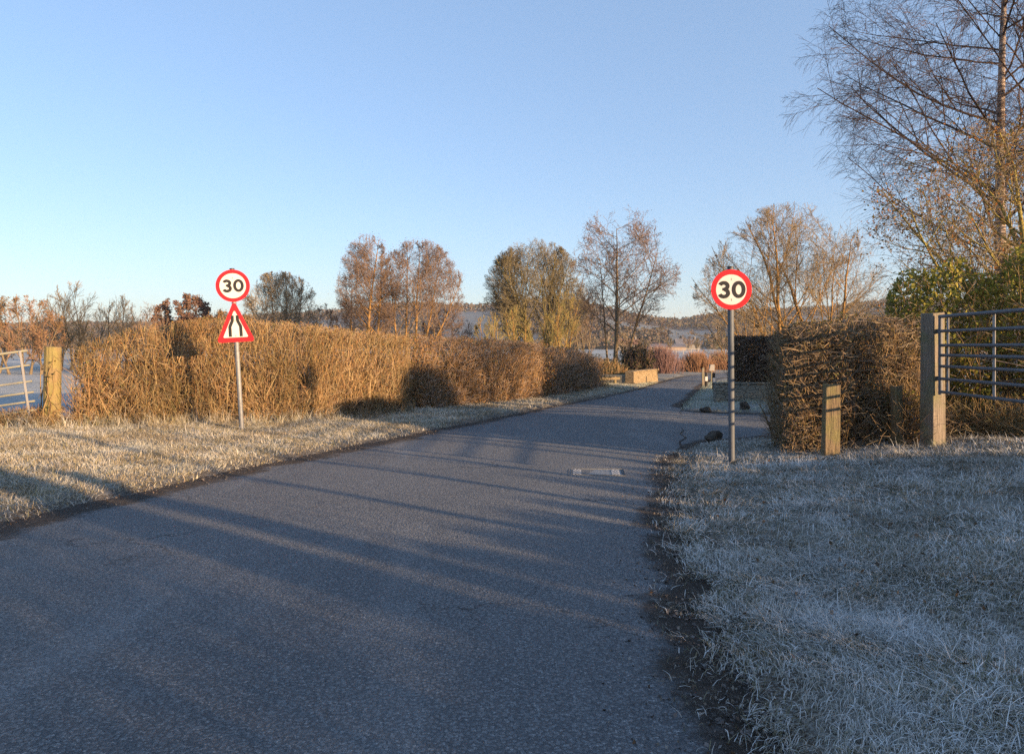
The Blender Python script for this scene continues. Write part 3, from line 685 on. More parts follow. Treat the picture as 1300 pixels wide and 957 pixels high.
# scrubby trees on the far left
for i, (px, top, D, lw, mt, lf, lab) in enumerate([
        (-20, 388, 45, 2.6, 'twig_oak', 'leaf_russet', 'bushy golden brown willow at the left edge above the field gate'), (32, 390, 43, 2.0, 'twig_rust', 'leaf_russet', 'rust brown bush behind the field gate, second from the left edge'),
        (72, 392, 50, 2.0, 'twig_oak', None, 'tawny bare bush standing behind the wooden gate post'), (95, 374, 52, 2.1, 'twig_oak', None, 'bare twiggy tree rising highest behind the left end of the hedge'), (140, 384, 50, 2.0, 'twig_oak', None, 'thin bare tree behind the hedge halfway from gate post to dark oak'),
        (180, 396, 55, 2.0, 'twig_alder', None, 'low brown bush behind the hedge just left of the dark oak'), (405, 396, 66, 1.8, 'twig_alder', 'catkin', 'low purple brown bush left of the pair of alders'), (570, 404, 66, 2.4, 'twig_alder', 'catkin', 'low reddish bush at the right foot of the alder pair')]):
    H = pxz(top, D) * 1.13
    tree('scrub_tree', lab, pxx(px, D), D, H, [(-0.9, 0, (-0.3, 0), 0.8), (-0.3, 0.3, (-0.08, 0), 0.95), (0.3, 0, (0.1, 0), 0.9), (0.9, 0, (0.32, 0), 0.8)], [lv(13, 0.1, (20, 50), 0.5, 0.5, 4, 0.1, 0.05), lv(8, 0.15, (20, 50), 0.5, 0.6, 3, 0.1, 0.04), lv(6, 0.2, (20, 50), 0.5, 0.8, 2, 0.1, 0.02)], ((0, 0, H * 0.42), (lw * 1.15, 2, H * 0.62)), M['bark_grey'], M[mt], 0.07, (M[lf], 2600, 0.10, 'leaves') if lf else None, rmin=0.0095)
# bare oak behind the right hand sign
D = 34
tree('oak_tree', 'broad bare many stemmed tree behind the right hand speed sign', pxx(1012, D), D, 8.4, [(-1.0, 0, (-0.75, 0), 0.8, .6), (-0.7, 0.2, (-0.45, 0), 0.88, .75), (-0.4, 0, (-0.2, 0), 0.95, .9), (0, 0.3, (0, 0), 0.98), (0.4, 0, (0.18, 0), 0.95, .9), (0.8, 0.2, (0.4, 0), 0.9, .8), (1.1, 0, (0.6, 0), 0.85, .7)],
     [lv(15, 0.15, (22, 48), 0.6, 0.42, 6, 0.1, 0.05), lv(8, 0.2, (22, 48), 0.55, 0.6, 4, 0.10, 0.04), lv(6, 0.2, (25, 50), 0.6, 0.7, 3, 0.12, 0.03), lv(2, 0.2, (25, 50), 0.7, 0.8, 2, 0.12, 0.0)], ((-0.2, 0, 3.6), (4.5, 3.5, 4.6)), M['bark_orange'], M['twig_oak'], 0.12, rmin=0.007, stem_wander=0.10)
tree('oak_tree', 'low bare thicket tree reaching left below the right hand speed sign plate', pxx(935, 40), 40, 4.2, [(0, 0, (-0.5, 0), 0.9, .6), (0.3, 0, (-0.2, 0), 0.95, .8), (0.6, 0, (0.3, 0), 0.9, .8)], [lv(12, 0.15, (25, 60), 0.5, 0.45, 4, 0.1, 0.04), lv(8, 0.2, (25, 55), 0.5, 0.6, 3, 0.12, 0.02), lv(5, 0.2, (25, 55), 0.5, 0.8, 2, 0.12, 0.0)], ((0, 0, 2.1), (2.4, 2, 2.4)), M['bark_grey'], M['twig_oak'], 0.07, rmin=0.008)
D = 26
tree('sapling_tree', 'dark slender sapling leaning behind the right hedge beside the big birch', pxx(1126, D), D, 7.6, [(0, 0, (-0.05, 0), 0.95), (0.35, 0, (-0.10, 0), 0.8, .7)], [lv(16, 0.25, (35, 70), 0.45, 0.42, 5, 0.1, -0.01), lv(8, 0.2, (25, 55), 0.5, 0.6, 4, 0.12, -0.03), lv(6, 0.2, (25, 55), 0.5, 0.7, 3, 0.12, -0.04)], ((-0.2, 0, 4.2), (2.1, 2, 3.8)), M['bark_grey'], M['twig_birch'], 0.09, rmin=0.006)
# big birch on the right
D = 19.5
tree('birch_tree', 'tall pale barked birch with fine drooping purple twigs at the right edge', pxx(1278, D), D, 14.5, [(0, 0, (-0.045, 0), 1.0), (0.9, 0.3, (0.05, 0), 0.95, .75)],
     [lv(40, 0.16, (48, 74), 0.62, 0.42, 7, 0.07, 0.03), lv(12, 0.2, (28, 52), 0.5, 0.55, 5, 0.10, -0.01), lv(10, 0.15, (25, 50), 0.5, 0.65, 4, 0.10, -0.08), lv(4, 0.15, (20, 45), 0.8, 0.8, 3, 0.08, -0.18, env=False)], ((-0.4, 0, 7.2), (5.3, 4.5, 7.4)), M['bark_birch'], M['twig_birch'], 0.17, rmin=0.0040, nlimb=0, stem_K=12, stem_wander=0.012, bark_s=10)
# lichen covered oak leaning in from the right edge
D = 14.5
tree('oak_tree', 'yellow lichen covered oak limbs with ochre leaves leaning in from the right edge', pxx(1352, D), D, 7.2, [(-0.2, 0, (-1.15, 0.1), 0.62, .6), (-0.1, 0, (-0.75, 0.0), 0.72, .7), (0, 0, (-0.40, 0.1), 0.82, .8), (0.1, 0, (-0.1, -0.1), 0.9), (0.3, 0, (0.5, 0), 0.8)],
     [lv(13, 0.2, (25, 60), 0.55, 0.5, 7, 0.15, 0.0), lv(9, 0.2, (30, 60), 0.55, 0.6, 5, 0.17, 0.0), lv(8, 0.2, (30, 65), 0.55, 0.7, 4, 0.17, 0.0)], ((-0.8, 0, 2.9), (3.7, 3, 3.5)), M['bark_lichen'], M['twig_oak'], 0.10, (M['leaf_ochre'], 6000, 0.06, 'leaves'), rmin=0.005, clump=2600, stem_wander=0.13, stem_K=9)

# ------------------------------------------------------------------ hedges
def hedge(name, label, line, height, width, n_stem, n_twig, n_leaf, m_stem, m_leaf, cat='hedge', stem_len=(0.5, 1.1), twig_len=(0.15, 0.45), upright=1.1, r=(0.004, 0.008), leaf_size=0.03, zbase=0.0, round_top=0.25, bulge=0.15, group=None, surf=0.6, top_jit=0.08, zoff=0.0, gap=0.5, stem_r=(0.008, 0.016), chaos=0.5, side_n=5, wand=0.13, trim=0.15):
    line = np.array(line, float); seg = np.linalg.norm(np.diff(line, axis=0), axis=1); cum = np.concatenate([[0], np.cumsum(seg)]); LEN = cum[-1]
    def at_s(s):
        return np.stack([np.interp(s, cum, line[:, 0]), np.interp(s, cum, line[:, 1])], -1)
    def nor(s):
        d = at_s(np.minimum(s + 0.05, LEN)) - at_s(np.maximum(s - 0.05, 0)); d = nrm(d); return np.stack([-d[:, 1], d[:, 0]], -1), d
    hts = (lambda s: np.interp(s / LEN, np.linspace(0, 1, len(height)), height)) if isinstance(height, (list, tuple)) else (lambda s: np.full(len(s), float(height)))
    o = at_s(np.array([LEN / 2]))[0]; zo = hz1(*o)
    t_ = thing(name, label, cat, (o[0], o[1], zo), group=group)
    org = np.array([o[0], o[1], zo])
    mono = bool(np.all(np.diff(line[:, 0]) > 0)) and trim > 0
    def clip_ok(P):                       # shears: drop whatever pokes out of the clipped outline
        if not mono: return np.ones(len(P), bool)
        Q = P + org; s_ = np.interp(Q[..., 0], line[:, 0], cum); sh = s_.shape; c = at_s(s_.ravel()).reshape(*sh, 2)
        N_ = nor(s_.ravel())[0].reshape(*sh, 2)
        lat = np.abs(((Q[..., :2] - c) * N_).sum(-1)).max(1); top = (Q[..., 2] - hz(Q[..., 0], Q[..., 1]) - zoff - hts(s_.ravel()).reshape(sh)).max(1)
        endx = np.maximum(line[0, 0] - Q[..., 0], Q[..., 0] - line[-1, 0]).max(1)
        j_ = trim * rng.exponential(1.0, len(P))
        return (top < j_) & (lat < width / 2 * (1 + bulge) + j_) & (endx < 0.1 + j_)
    def shear(P):                         # cut long shoots back to stubs at the clipped face
        P = P.copy()
        for f_ in (0.6, 0.5, 0.4, 0.3):
            bad = ~clip_ok(P); P[bad] = P[bad, :1] + f_ * (P[bad] - P[bad, :1])
        return P, clip_ok(P)
    def pts(n, surface):
        s = rng.uniform(0, LEN, n)
        v = rng.uniform(zbase, 1, n); uu = rng.uniform(-1, 1, n)
        k = rng.random(n) < surface            # push to the faces
        side = np.where(rng.random(n) < 0.62, -1, 1)
        uu = np.where(k & (rng.random(n) < 0.72), side * rng.uniform(0.75, 1.05, n), uu)
        v = np.where(k & (np.abs(uu) < 0.75), rng.uniform(0.88, 1.02, n), v)
        wprof = (1 - round_top * np.clip((v - 0.75) / 0.25, 0, 1) ** 2) * (1 + bulge * np.sin(v * PI)) * (1 + 0.10 * np.sin(s * 2.3) + 0.08 * np.sin(s * 5.7 + v * 4))
        endp = np.minimum(s, LEN - s); wprof = wprof * np.clip(0.72 + endp / (0.6 * width), 0, 1)
        h_ = hts(s) * (1 + top_jit * (np.sin(s * 3.1) * 0.4 + np.sin(s * 7.7) * 0.3)) * np.clip(0.96 + 0.2 * endp, 0, 1)
        keep_ = (np.sin(s * 4.1 + v * 3 + uu * 2) * np.sin(v * 7.3 + s * 1.7 + 1) + 0.7 * np.sin(s * 11 + v * 5) * np.sin(v * 13 - s * 3)) > rng.uniform(-1.3, gap, n)
        N_, d_ = nor(s); xy = at_s(s) + N_ * (uu * wprof * width / 2)[:, None]
        z = hz(xy[:, 0], xy[:, 1]) + v * h_ + zoff
        out = np.concatenate([N_ * uu[:, None], np.zeros((n, 1))], 1)
        return np.concatenate([xy, z[:, None]], 1)[keep_], out[keep_], v[keep_], s[keep_]
    parts = []
    # main stems rising from the ground
    s = rng.uniform(0.05, LEN - 0.05, n_stem); N_, d_ = nor(s)
    off = rng.uniform(-0.8, 0.8, n_stem) * width / 2
    xy = at_s(s) + N_ * off[:, None]
    L = hts(s) * rng.uniform(0.6, 1.0, n_stem)
    P0 = np.concatenate([xy, (hz(xy[:, 0], xy[:, 1]) - 0.03 + zoff)[:, None]], 1)
    dv = np.concatenate([N_ * (off * 0.25)[:, None], np.ones((n_stem, 1))], 1) + rng.normal(0, 0.33, (n_stem, 3))
    P = shear(grow(P0, dv, L, 6, 0.16, 0.03) - org)[0]
    Rs = rng.uniform(*stem_r, n_stem)[:, None] * np.linspace(1, 0.4, 7)[None, :]
    parts.append(tubes(P, Rs, 4))
    if side_n:
        sb = sprout(P, Rs, L, side_n, 0.15, (R(22), R(60)), 0.30, 0.6, 3, 0.10, 0.02, rmin=r[0])
        pb, kk = shear(sb[0]); sb = (pb[kk], sb[1][kk], sb[2][kk]); parts.append(tubes(sb[0], sb[1], 3))
        sb2 = sprout(sb[0], sb[1], sb[2], 2, 0.3, (R(25), R(60)), 0.5, 0.8, 2, 0.1, 0.0, rmin=r[0] * 0.9)
        pb, kk = shear(sb2[0]); parts.append(tubes(pb[kk], sb2[1][kk], 3))
    # twigs
    p, out, v, s = pts(n_twig, surf); n_twig = len(p)
    dv = out * 0.55 + np.array([0, 0, upright]) * (0.35 + 0.65 * rng.random(n_twig))[:, None] + rng.normal(0, chaos, (n_twig, 3))
    L = rng.uniform(*twig_len, n_twig); L = L * np.where(v > 0.85, 0.6, 1)
    p[:, 2] -= L * 0.4
    p[:, 2] = np.maximum(p[:, 2], hz(p[:, 0], p[:, 1]) - 0.02)
    P = grow(p - org, dv, L, 3, wand, -0.02); P, kk = shear(P); P = P[kk]; n_twig = len(P)
    parts.append(tubes(P, rng.uniform(*r, n_twig)[:, None] * np.linspace(1, 0.45, 4)[None, :], 3))
    build('stems', parts, m_stem, t_)
    if n_leaf:
        p, out, v, s = pts(n_leaf, surf * 0.5); n_leaf = len(p)
        build('leaves', [leafs(p - org, leaf_size * rng.uniform(0.6, 1.5, n_leaf))], m_leaf, t_)
    return t_
hedge('hedge', 'long unclipped orange brown hedge behind the left road signs, nearest the gate', [(-9.1, 15.7), (-7.5, 16.2), (-5, 17.1), (-2.75, 19.9)], [1.55, 2.12, 2.24, 2.14, 2.0, 1.93], 1.3, 1800, 27000, 24000, M['hedge_stem'], M['hedge_leaf'], upright=1.5, chaos=0.5, r=(0.003, 0.007), twig_len=(0.2, 0.75), leaf_size=0.042, gap=0.75, stem_r=(0.006, 0.015), top_jit=0.04, round_top=0.1)
hedge('hedge', 'middle hedge section starting at the dip half way along the lane', [(-2.95, 20.15), (-1.0, 22.8), (0.9, 25.6)], [1.96, 1.90, 1.80], 1.35, 900, 18000, 17000, M['far_hedge_stem'], M['hedge_leaf'], r=(0.005, 0.009), leaf_size=0.05, chaos=0.55, gap=0.7, top_jit=0.03, round_top=0.1)
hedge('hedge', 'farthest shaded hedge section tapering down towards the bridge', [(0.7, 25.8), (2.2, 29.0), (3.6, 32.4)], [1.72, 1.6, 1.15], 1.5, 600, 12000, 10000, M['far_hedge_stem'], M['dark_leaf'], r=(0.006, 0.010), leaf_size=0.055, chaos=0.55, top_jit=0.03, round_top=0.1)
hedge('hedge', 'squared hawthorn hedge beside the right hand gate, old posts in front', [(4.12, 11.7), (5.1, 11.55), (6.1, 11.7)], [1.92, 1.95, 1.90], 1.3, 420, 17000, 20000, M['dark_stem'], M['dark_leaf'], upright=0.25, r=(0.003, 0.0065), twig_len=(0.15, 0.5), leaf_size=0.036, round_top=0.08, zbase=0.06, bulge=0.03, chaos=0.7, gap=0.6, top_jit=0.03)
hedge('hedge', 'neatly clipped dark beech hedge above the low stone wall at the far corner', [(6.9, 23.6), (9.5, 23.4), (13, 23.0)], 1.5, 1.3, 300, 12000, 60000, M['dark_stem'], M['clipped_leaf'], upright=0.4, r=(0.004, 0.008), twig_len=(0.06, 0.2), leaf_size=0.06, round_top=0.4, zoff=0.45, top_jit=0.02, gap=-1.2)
# evergreen laurel and ivy mass behind the right gate
hedge('laurel_bush', 'yellow green leafy evergreen bush behind the right hand gate', [(6.5, 13.0), (7.9, 12.3), (9.0, 11.6), (10.0, 10.9)], [2.5, 2.95, 2.9, 2.8], 1.9, 250, 5000, 52000, M['dark_stem'], M['laurel_leaf'], cat='bush', trim=0, leaf_size=0.062, twig_len=(0.15, 0.5), top_jit=0.15, round_top=0.3)
# dry grass and bramble growing up through the gate
hedge('dead_grass', 'tall dry straw grass and bramble growing up behind the gate bars', [(6.7, 11.9), (7.6, 11.3), (8.8, 10.3)], [0.5, 0.55, 0.5], 0.7, 100, 7000, 2000, M['straw'], M['hedge_leaf'], cat='grass', trim=0, upright=1.0, r=(0.0025, 0.005), twig_len=(0.25, 0.7), leaf_size=0.04)
hedge('bramble_patch', 'tangle of bramble and dead stalks between the old posts and the gate post', [(5.45, 11.0), (6.0, 11.0)], [0.8, 0.7], 0.5, 40, 1500, 1200, M['dark_stem'], M['laurel_leaf'], cat='bramble', trim=0, upright=0.9, r=(0.003, 0.005), twig_len=(0.3, 0.7), leaf_size=0.035)
hedge('bramble_patch', 'bramble and dead stalks round the foot of the left wooden gate post', [(-10.8, 15.3), (-10.0, 15.2), (-9.2, 15.35)], [0.16, 0.32, 0.42], 0.6, 40, 2600, 1800, M['hedge_stem'], M['hedge_leaf'], cat='bramble', trim=0, upright=0.6, r=(0.003, 0.006), twig_len=(0.15, 0.45), leaf_size=0.035)
# willows and bushes by the bridge and beyond
def stalks(name, label, x, y, H, W, n, mt, lean=0.25, cat='bush', leaf=None):
    t_ = thing(name, label, cat, (x, y, hz1(x, y) - 0.03))
    P0 = np.stack([rng.normal(0, W * 0.35, n), rng.normal(0, 0.5, n), np.zeros(n)], -1)
    dv = np.stack([P0[:, 0] * lean + rng.normal(0, 0.15, n), rng.normal(0, 0.2, n), np.ones(n)], -1)
    L = H * rng.uniform(0.6, 1.0, n) * np.exp(-(P0[:, 0] / W) ** 2)
    P = grow(P0, dv, L, 5, 0.06, 0.02); Rr = 0.016 * np.linspace(1, 0.5, 6)[None, :] * np.ones((n, 1))
    b = sprout(P, Rr, L, 7, 0.2, (R(12), R(35)), 0.4, 0.8, 3, 0.08, 0.04, rmin=0.009)
    build('stems', [tubes(P, Rr, 4)], mt, t_); build('twigs', [tubes(b[0], b[1], 3)], mt, t_)
    if leaf: build('leaves', [leafs(P.reshape(-1, 3)[rng.integers(0, n * 6, leaf[1])] + rng.normal(0, 0.15, (leaf[1], 3)), leaf[2])], leaf[0], t_)
    return t_
stalks('willow_bush', 'purple grey bare willow bush just beyond the stone parapet', pxx(838, 47), 47, 1.75, 1.5, 420, M['twig_purple'])
stalks('willow_bush', 'rust orange willow bush where the lane disappears', pxx(884, 50), 50, 1.35, 1.5, 420, M['twig_rust'])
stalks('willow_bush', 'rust orange bush half behind the clipped corner hedge', pxx(915, 54), 54, 1.35, 1.3, 260, M['twig_rust'])
stalks('holly_bush', 'dark green bush under the tall alder by the parapet', pxx(806, 40), 40, 2.0, 0.9, 160, M['twig_alder'], leaf=(M['leaf_dark'], 3500, 0.14))
stalks('bramble_patch', 'dark bramble bank at the foot of the tall alder', pxx(772, 38), 38, 1.0, 1.4, 260, M['hedge_stem'], cat='bramble', leaf=(M['leaf_dark'], 2500, 0.1))
stalks('dead_grass', 'tuft of pale dead grass left of the stone parapet', pxx(790, 35), 35, 0.45, 0.5, 160, M['straw'], cat='grass')

# ------------------------------------------------------------------ unseen hedges and trees, placed and shaped to shade the verge and lane
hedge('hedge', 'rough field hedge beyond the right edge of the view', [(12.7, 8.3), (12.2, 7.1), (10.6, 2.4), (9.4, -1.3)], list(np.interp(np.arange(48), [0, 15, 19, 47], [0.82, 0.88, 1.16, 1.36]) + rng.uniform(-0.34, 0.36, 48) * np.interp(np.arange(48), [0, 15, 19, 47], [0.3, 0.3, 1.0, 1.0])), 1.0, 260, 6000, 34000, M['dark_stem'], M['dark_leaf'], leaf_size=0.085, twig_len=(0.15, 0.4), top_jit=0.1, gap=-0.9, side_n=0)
hedge('hedge', 'tall narrow unseen hedge clump added behind the viewer to cast a shadow line', [(9.25, -1.48), (9.21, -1.66)], [2.5, 2.7], 0.35, 50, 1500, 9000, M['dark_stem'], M['dark_leaf'], leaf_size=0.085, twig_len=(0.1, 0.3), top_jit=0.1, gap=-0.9, side_n=0)  # added out of view, narrowed to throw a thin shadow line
hedge('hedge', 'second tall unseen hedge clump added behind the viewer to split the light streaks', [(9.12, -2.05), (9.04, -2.5)], [3.0, 3.2], 0.5, 50, 1500, 9000, M['dark_stem'], M['dark_leaf'], leaf_size=0.085, twig_len=(0.1, 0.3), top_jit=0.1, gap=-0.9, side_n=0)  # added out of view, set apart so a slit of sun passes
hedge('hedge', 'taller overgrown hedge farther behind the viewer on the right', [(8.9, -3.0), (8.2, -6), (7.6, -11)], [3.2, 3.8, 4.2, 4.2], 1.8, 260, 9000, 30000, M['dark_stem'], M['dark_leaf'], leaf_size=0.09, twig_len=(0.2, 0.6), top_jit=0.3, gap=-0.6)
hedge('hedge', 'low unseen hedge added between the tall hedges to shorten the light streak', [(9.2, -1.9), (8.8, -3.6)], 1.36, 0.8, 60, 1500, 8000, M['dark_stem'], M['dark_leaf'], leaf_size=0.085, twig_len=(0.15, 0.4), top_jit=0.03, gap=-0.9, side_n=0)  # added out of view, its height cuts the light streak short
hedge('hedge', 'tall unseen evergreen hedge added by the side road to shade the lawn and far lane', [(15.5, 12.6), (20, 12.4), (31, 11.8)], [2.2, 4.2, 5.2, 5.4, 5.0], 2.0, 200, 7000, 42000, M['dark_stem'], M['dark_leaf'], leaf_size=0.16, twig_len=(0.2, 0.7), top_jit=0.2, gap=-0.8)  # added out of view to keep the lawn and far lane shaded
for i, (x_, y_, h_, lab) in enumerate([(9.75, -0.35, 5.0, 'slender bare sapling in the field hedge just ahead of the tall hedge clumps'), (10.25, 1.15, 4.2, 'second slender bare sapling along the field hedge, two stemmed'), (10.7, 2.35, 4.6, 'third bare sapling along the field hedge, beside the gate field'), (11.25, 4.1, 3.6, 'shortest bare sapling along the field hedge, nearest the gate')]):
    tree('sapling_tree', lab, x_, y_, h_, [(0, 0, (0.05, 0.05), 0.98), (0.22, -0.35, (0.12, -0.12), 0.8, 0.8)], [lv(9, 0.35, (25, 50), 0.4, 0.4, 4, 0.08, 0.05), lv(5, 0.3, (25, 50), 0.5, 0.6, 3, 0.1, 0.03)], ((0, 0, h_ * 0.55), (1.0, 1.0, h_ * 0.52)), M['bark_grey'], M['twig_oak'], 0.085, rmin=0.006)

# ------------------------------------------------------------------ road signs
def circle(r, n=64, cx=0, cz=0): return [(cx + r * math.sin(2 * PI * i / n), cz + r * math.cos(2 * PI * i / n)) for i in range(n)]
def arc(cx, cz, rx, rz, a0, a1, n=28): return [(cx + rx * math.cos(R(a0 + (a1 - a0) * i / (n - 1))), cz + rz * math.sin(R(a0 + (a1 - a0) * i / (n - 1)))) for i in range(n)]
def roundel(parent, zc, r=0.3):
    pl = build('round_plate', prism(circle(r), -0.052, -0.048), M['sign_white'], parent)
    pl.location.z = zc
    build('red_ring', ring(circle(r), circle(r - 0.071), -0.0545, -0.0522), M['sign_red'], pl)
    bk = build('plate_back', prism(circle(r), -0.0476, -0.046), M['sign_back'], pl)
    # numeral three: two bowls
    th = []
    up = arc(-0.108, 0.052, 0.056, 0.047, 158, -78, 34); lo = arc(-0.108, -0.050, 0.062, 0.052, 84, -160, 36)
    th += stroke(up, 0.054, -0.0562, -0.0522); th += stroke([(-0.128, 0.006), (-0.085, 0.006)], 0.040, -0.0558, -0.0522); th += stroke(lo, 0.054, -0.0566, -0.0522)
    build('numeral', th, M['sign_black'], pl)
    o1 = [(0.105 + x, z) for x, z in [(0.098 * math.sin(a), 0.125 * math.cos(a)) for a in np.linspace(0, 2 * PI, 57)[:-1]]]
    o2 = [(0.105 + x, z) for x, z in [(0.044 * math.sin(a), 0.073 * math.cos(a)) for a in np.linspace(0, 2 * PI, 57)[:-1]]]
    build('numeral', ring(o1, o2, -0.0562, -0.0522), M['sign_black'], pl)
    return pl
def pole(parent, h, r=0.044, mt='galv'):
    c = np.array([[(0, 0, -0.3), (0, 0, 0.5 * h), (0, 0, h)]]); o = build('pole', [tubes(c, np.full((1, 3), r), 20)], M[mt], parent, smooth=True)
    cap = build('cap', prism(circle(r + 0.003, 20), -0.01, 0.012), M['sign_black'], parent); cap.rotation_euler.x = R(90); cap.location.z = h
    return o
def clip(parent, z):
    build('bracket', [box(-0.11, 0.11, -0.0455, -0.038, z - 0.018, z + 0.018)], M['galv'], parent)
    st = build('bracket_strap', ring(circle(0.053, 24), circle(0.045, 24), -0.018, 0.018), M['galv'], parent); st.rotation_euler.x = R(90); st.location.z = z

DR = 10.95; xr = pxx(929, DR)
s1 = thing('speed_limit_sign', 'round thirty limit sign alone on a grey pole on the frosted right verge', 'road sign', (xr, DR, hz1(xr, DR)), (0, R(-0.4), R(-3)))
zc = pxz(368, DR) - hz1(xr, DR)
pole(s1, zc + 0.33, mt='pole_shaded'); roundel(s1, zc, 0.292); clip(s1, zc + 0.15); clip(s1, zc - 0.15)
DL = 14.7; xl = pxx(307, DL)
s2 = thing('road_sign', 'leaning pole with a thirty roundel above a red road narrows triangle', 'road sign', (xl, DL, hz1(xl, DL)), (0, R(-3.3), R(16)))
zr = pxz(363, DL) - hz1(xl, DL); pole(s2, zr + 0.33)
roundel(s2, zr, 0.315); clip(s2, zr + 0.15)
zt = pxz(434, DL) - hz1(xl, DL)          # foot of the triangle
def tri(Wd, H, rad, z0, n=8):
    c = [(-Wd / 2 + rad * 1.6, z0 + rad), (Wd / 2 - rad * 1.6, z0 + rad), (0, z0 + H - rad * 2.0)]
    pts = []
    for i, (x, z) in enumerate(c):
        a0 = [270 - 122, 270, 28][i] if False else [152, 270, 28][i]
        a1 = [270, 388, 152][i]
        pts += [(x + rad * math.cos(R(a0 + (a1 - a0) * k / n)), z + rad * math.sin(R(a0 + (a1 - a0) * k / n))) for k in range(n + 1)]
    return pts
TH = zr - 0.315 - zt + 0.02
tp_ = build('triangle_plate', prism(tri(0.72, TH, 0.045, 0), -0.052, -0.048), M['sign_white'], s2); tp_.location.z = zt
inn = [(x * 0.66, 0.090 + (z - 0.0) * 0.665) for x, z in tri(0.72, TH, 0.028, 0)]
build('red_border', ring(tri(0.72, TH, 0.045, 0), inn, -0.0545, -0.0522), M['sign_red'], tp_)
build('plate_back', prism(tri(0.72, TH, 0.045, 0), -0.0476, -0.046), M['sign_back'], tp_)
for sg in (-1, 1):
    pl_ = [(sg * 0.100, 0.105), (sg * 0.100, 0.20), (sg * 0.099, 0.295), (sg * 0.094, 0.315), (sg * 0.053, 0.405), (sg * 0.048, 0.425), (sg * 0.047, 0.47), (sg * 0.047, 0.52)]
    build('road_symbol', stroke(pl_, 0.058, -0.0548, -0.0522), M['sign_black'], tp_)
clip(s2, zt + 0.12); clip(s2, zt + 0.42)

# ------------------------------------------------------------------ gates and posts
def timber(name, label, x, y, h, wd, mt, rz=0.0, taper=0.9, lean=(0, 0), top=0.02, cat='post', sides=None):
    o = thing(name, label, cat, (x, y, hz1(x, y)), (lean[1], lean[0], rz))
    if sides:
        zs = np.array([-0.3, 0.3 * h, 0.8 * h, h - 0.015, h]); r = np.array([1, 0.98, 0.96, 0.94, 0.80]) * wd / 2
        P = np.stack([0.01 * np.sin(zs * 3), 0.008 * np.cos(zs * 4), zs], -1)[None]
        V, Q = tubes(P, r[None], sides); n = len(V)
        b = build('shaft', [(V, Q), (V[-sides:], np.arange(sides)[None])], mt, o)
    else:
        V, Q = box(-wd / 2, wd / 2, -wd / 2, wd / 2, -0.3, h); V[4:, :2] *= taper; V[4:, 2] += np.array([0, top, top * 0.6, -top])
        b = bevel(build('shaft', [(V, Q)], mt, o), 0.012)
    return o
xg, yg = pxx(1184, 10.45), 10.45
zt_ = pxz(400, 10.45)
timber('gate_post', 'pale grey square timber gate post carrying the right metal gate', xg, yg, zt_ - hz1(xg, yg) + 0.02, 0.235, M['weathered_wood'], R(18))
timber('fence_post', 'short weathered timber post standing against the squared hedge', pxx(1054, 10.55), 10.55, 1.02, 0.215, M['mossy_wood'], R(-8), lean=(R(1), 0))
timber('fence_post', 'thin mossy timber post in the bramble left of the gate post', pxx(1140, 10.75), 10.75, 0.86, 0.13, M['mossy_wood'], R(12), lean=(R(-2), 0))
def gate(label, origin, rz, L, bars, rr, mt, uprights, roll=0.0, sag=0.0, nearpost=None):
    o = thing('metal_gate', label, 'gate', origin, (0, roll, rz))
    for z in bars:
        xx = np.linspace(0, L, 9); P = np.stack([xx, np.zeros(9), z + sag * (xx / L) ** 2 * (0.4 + 0.6 * z)], -1)[None]
        build('rail', [tubes(P, np.full((1, 9), rr if z < max(bars) else rr * 1.15), 10)], mt, o, smooth=True)
    for x_, wdt in uprights:
        build('upright', [box(x_ - wdt / 2, x_ + wdt / 2, rr * 1.3, rr * 1.3 + 0.008, min(bars) - 0.03, max(bars) + 0.01 + sag * (x_ / L) ** 2)], M['pale_rail'], o)
    return o
zg = hz1(xg, yg)
ztop = pxz(402, 10.3)
gb = [ztop - zg - d for d in (0, 0.20, 0.395, 0.53, 0.68, 0.85, 1.03)]
gt = gate('grey seven bar metal field gate hung on the right hand timber post', (xg + 0.0, yg - 0.17, zg), R(-94), 3.5, gb, 0.021, M['gate_metal'], [(0.16, 0.055), (1.25, 0.055), (3.44, 0.05)])
pn = build('hinge_stile', [tubes(np.array([[(0.02, 0, min(gb) - 0.04), (0.02, 0, max(gb) + 0.02)]]), np.full((1, 2), 0.027), 10)], M['gate_metal'], gt, smooth=True)
for z in (gb[1], gb[5]): build('hinge', [box(-0.16, 0.02, -0.015, 0.015, z - 0.03, z + 0.03)], M['gate_metal'], gt)
# latch holes in the pale upright
# left gate
xp, yp = pxx(65, 15.2), 15.2
zp = pxz(440, 15.2)
timber('gate_post', 'stout round yellowish timber post at the end of the left hedge', xp, yp, zp - hz1(xp, yp), 0.33, M['yellow_wood'], 0, sides=14, lean=(R(1.5), 0))
zb = hz1(xp, yp)
gl_b = [pxz(p, 15.1) - zb for p in (444, 462.5, 483, 497, 508.5, 520, 532)]
gl = gate('old lichen stained metal gate with sagging bars left of the round post', (xp - 0.2, yp - 0.1, zb), R(180 + 4), 3.2, gl_b, 0.022, M['gate_lichen'], [(0.12, 0.04), (2.9, 0.04)], roll=R(-8) * -1)
gl.rotation_euler = (0, R(8), R(184)) if False else (0, 0, R(184))
for c in gl.children: c.rotation_euler.y = R(8)
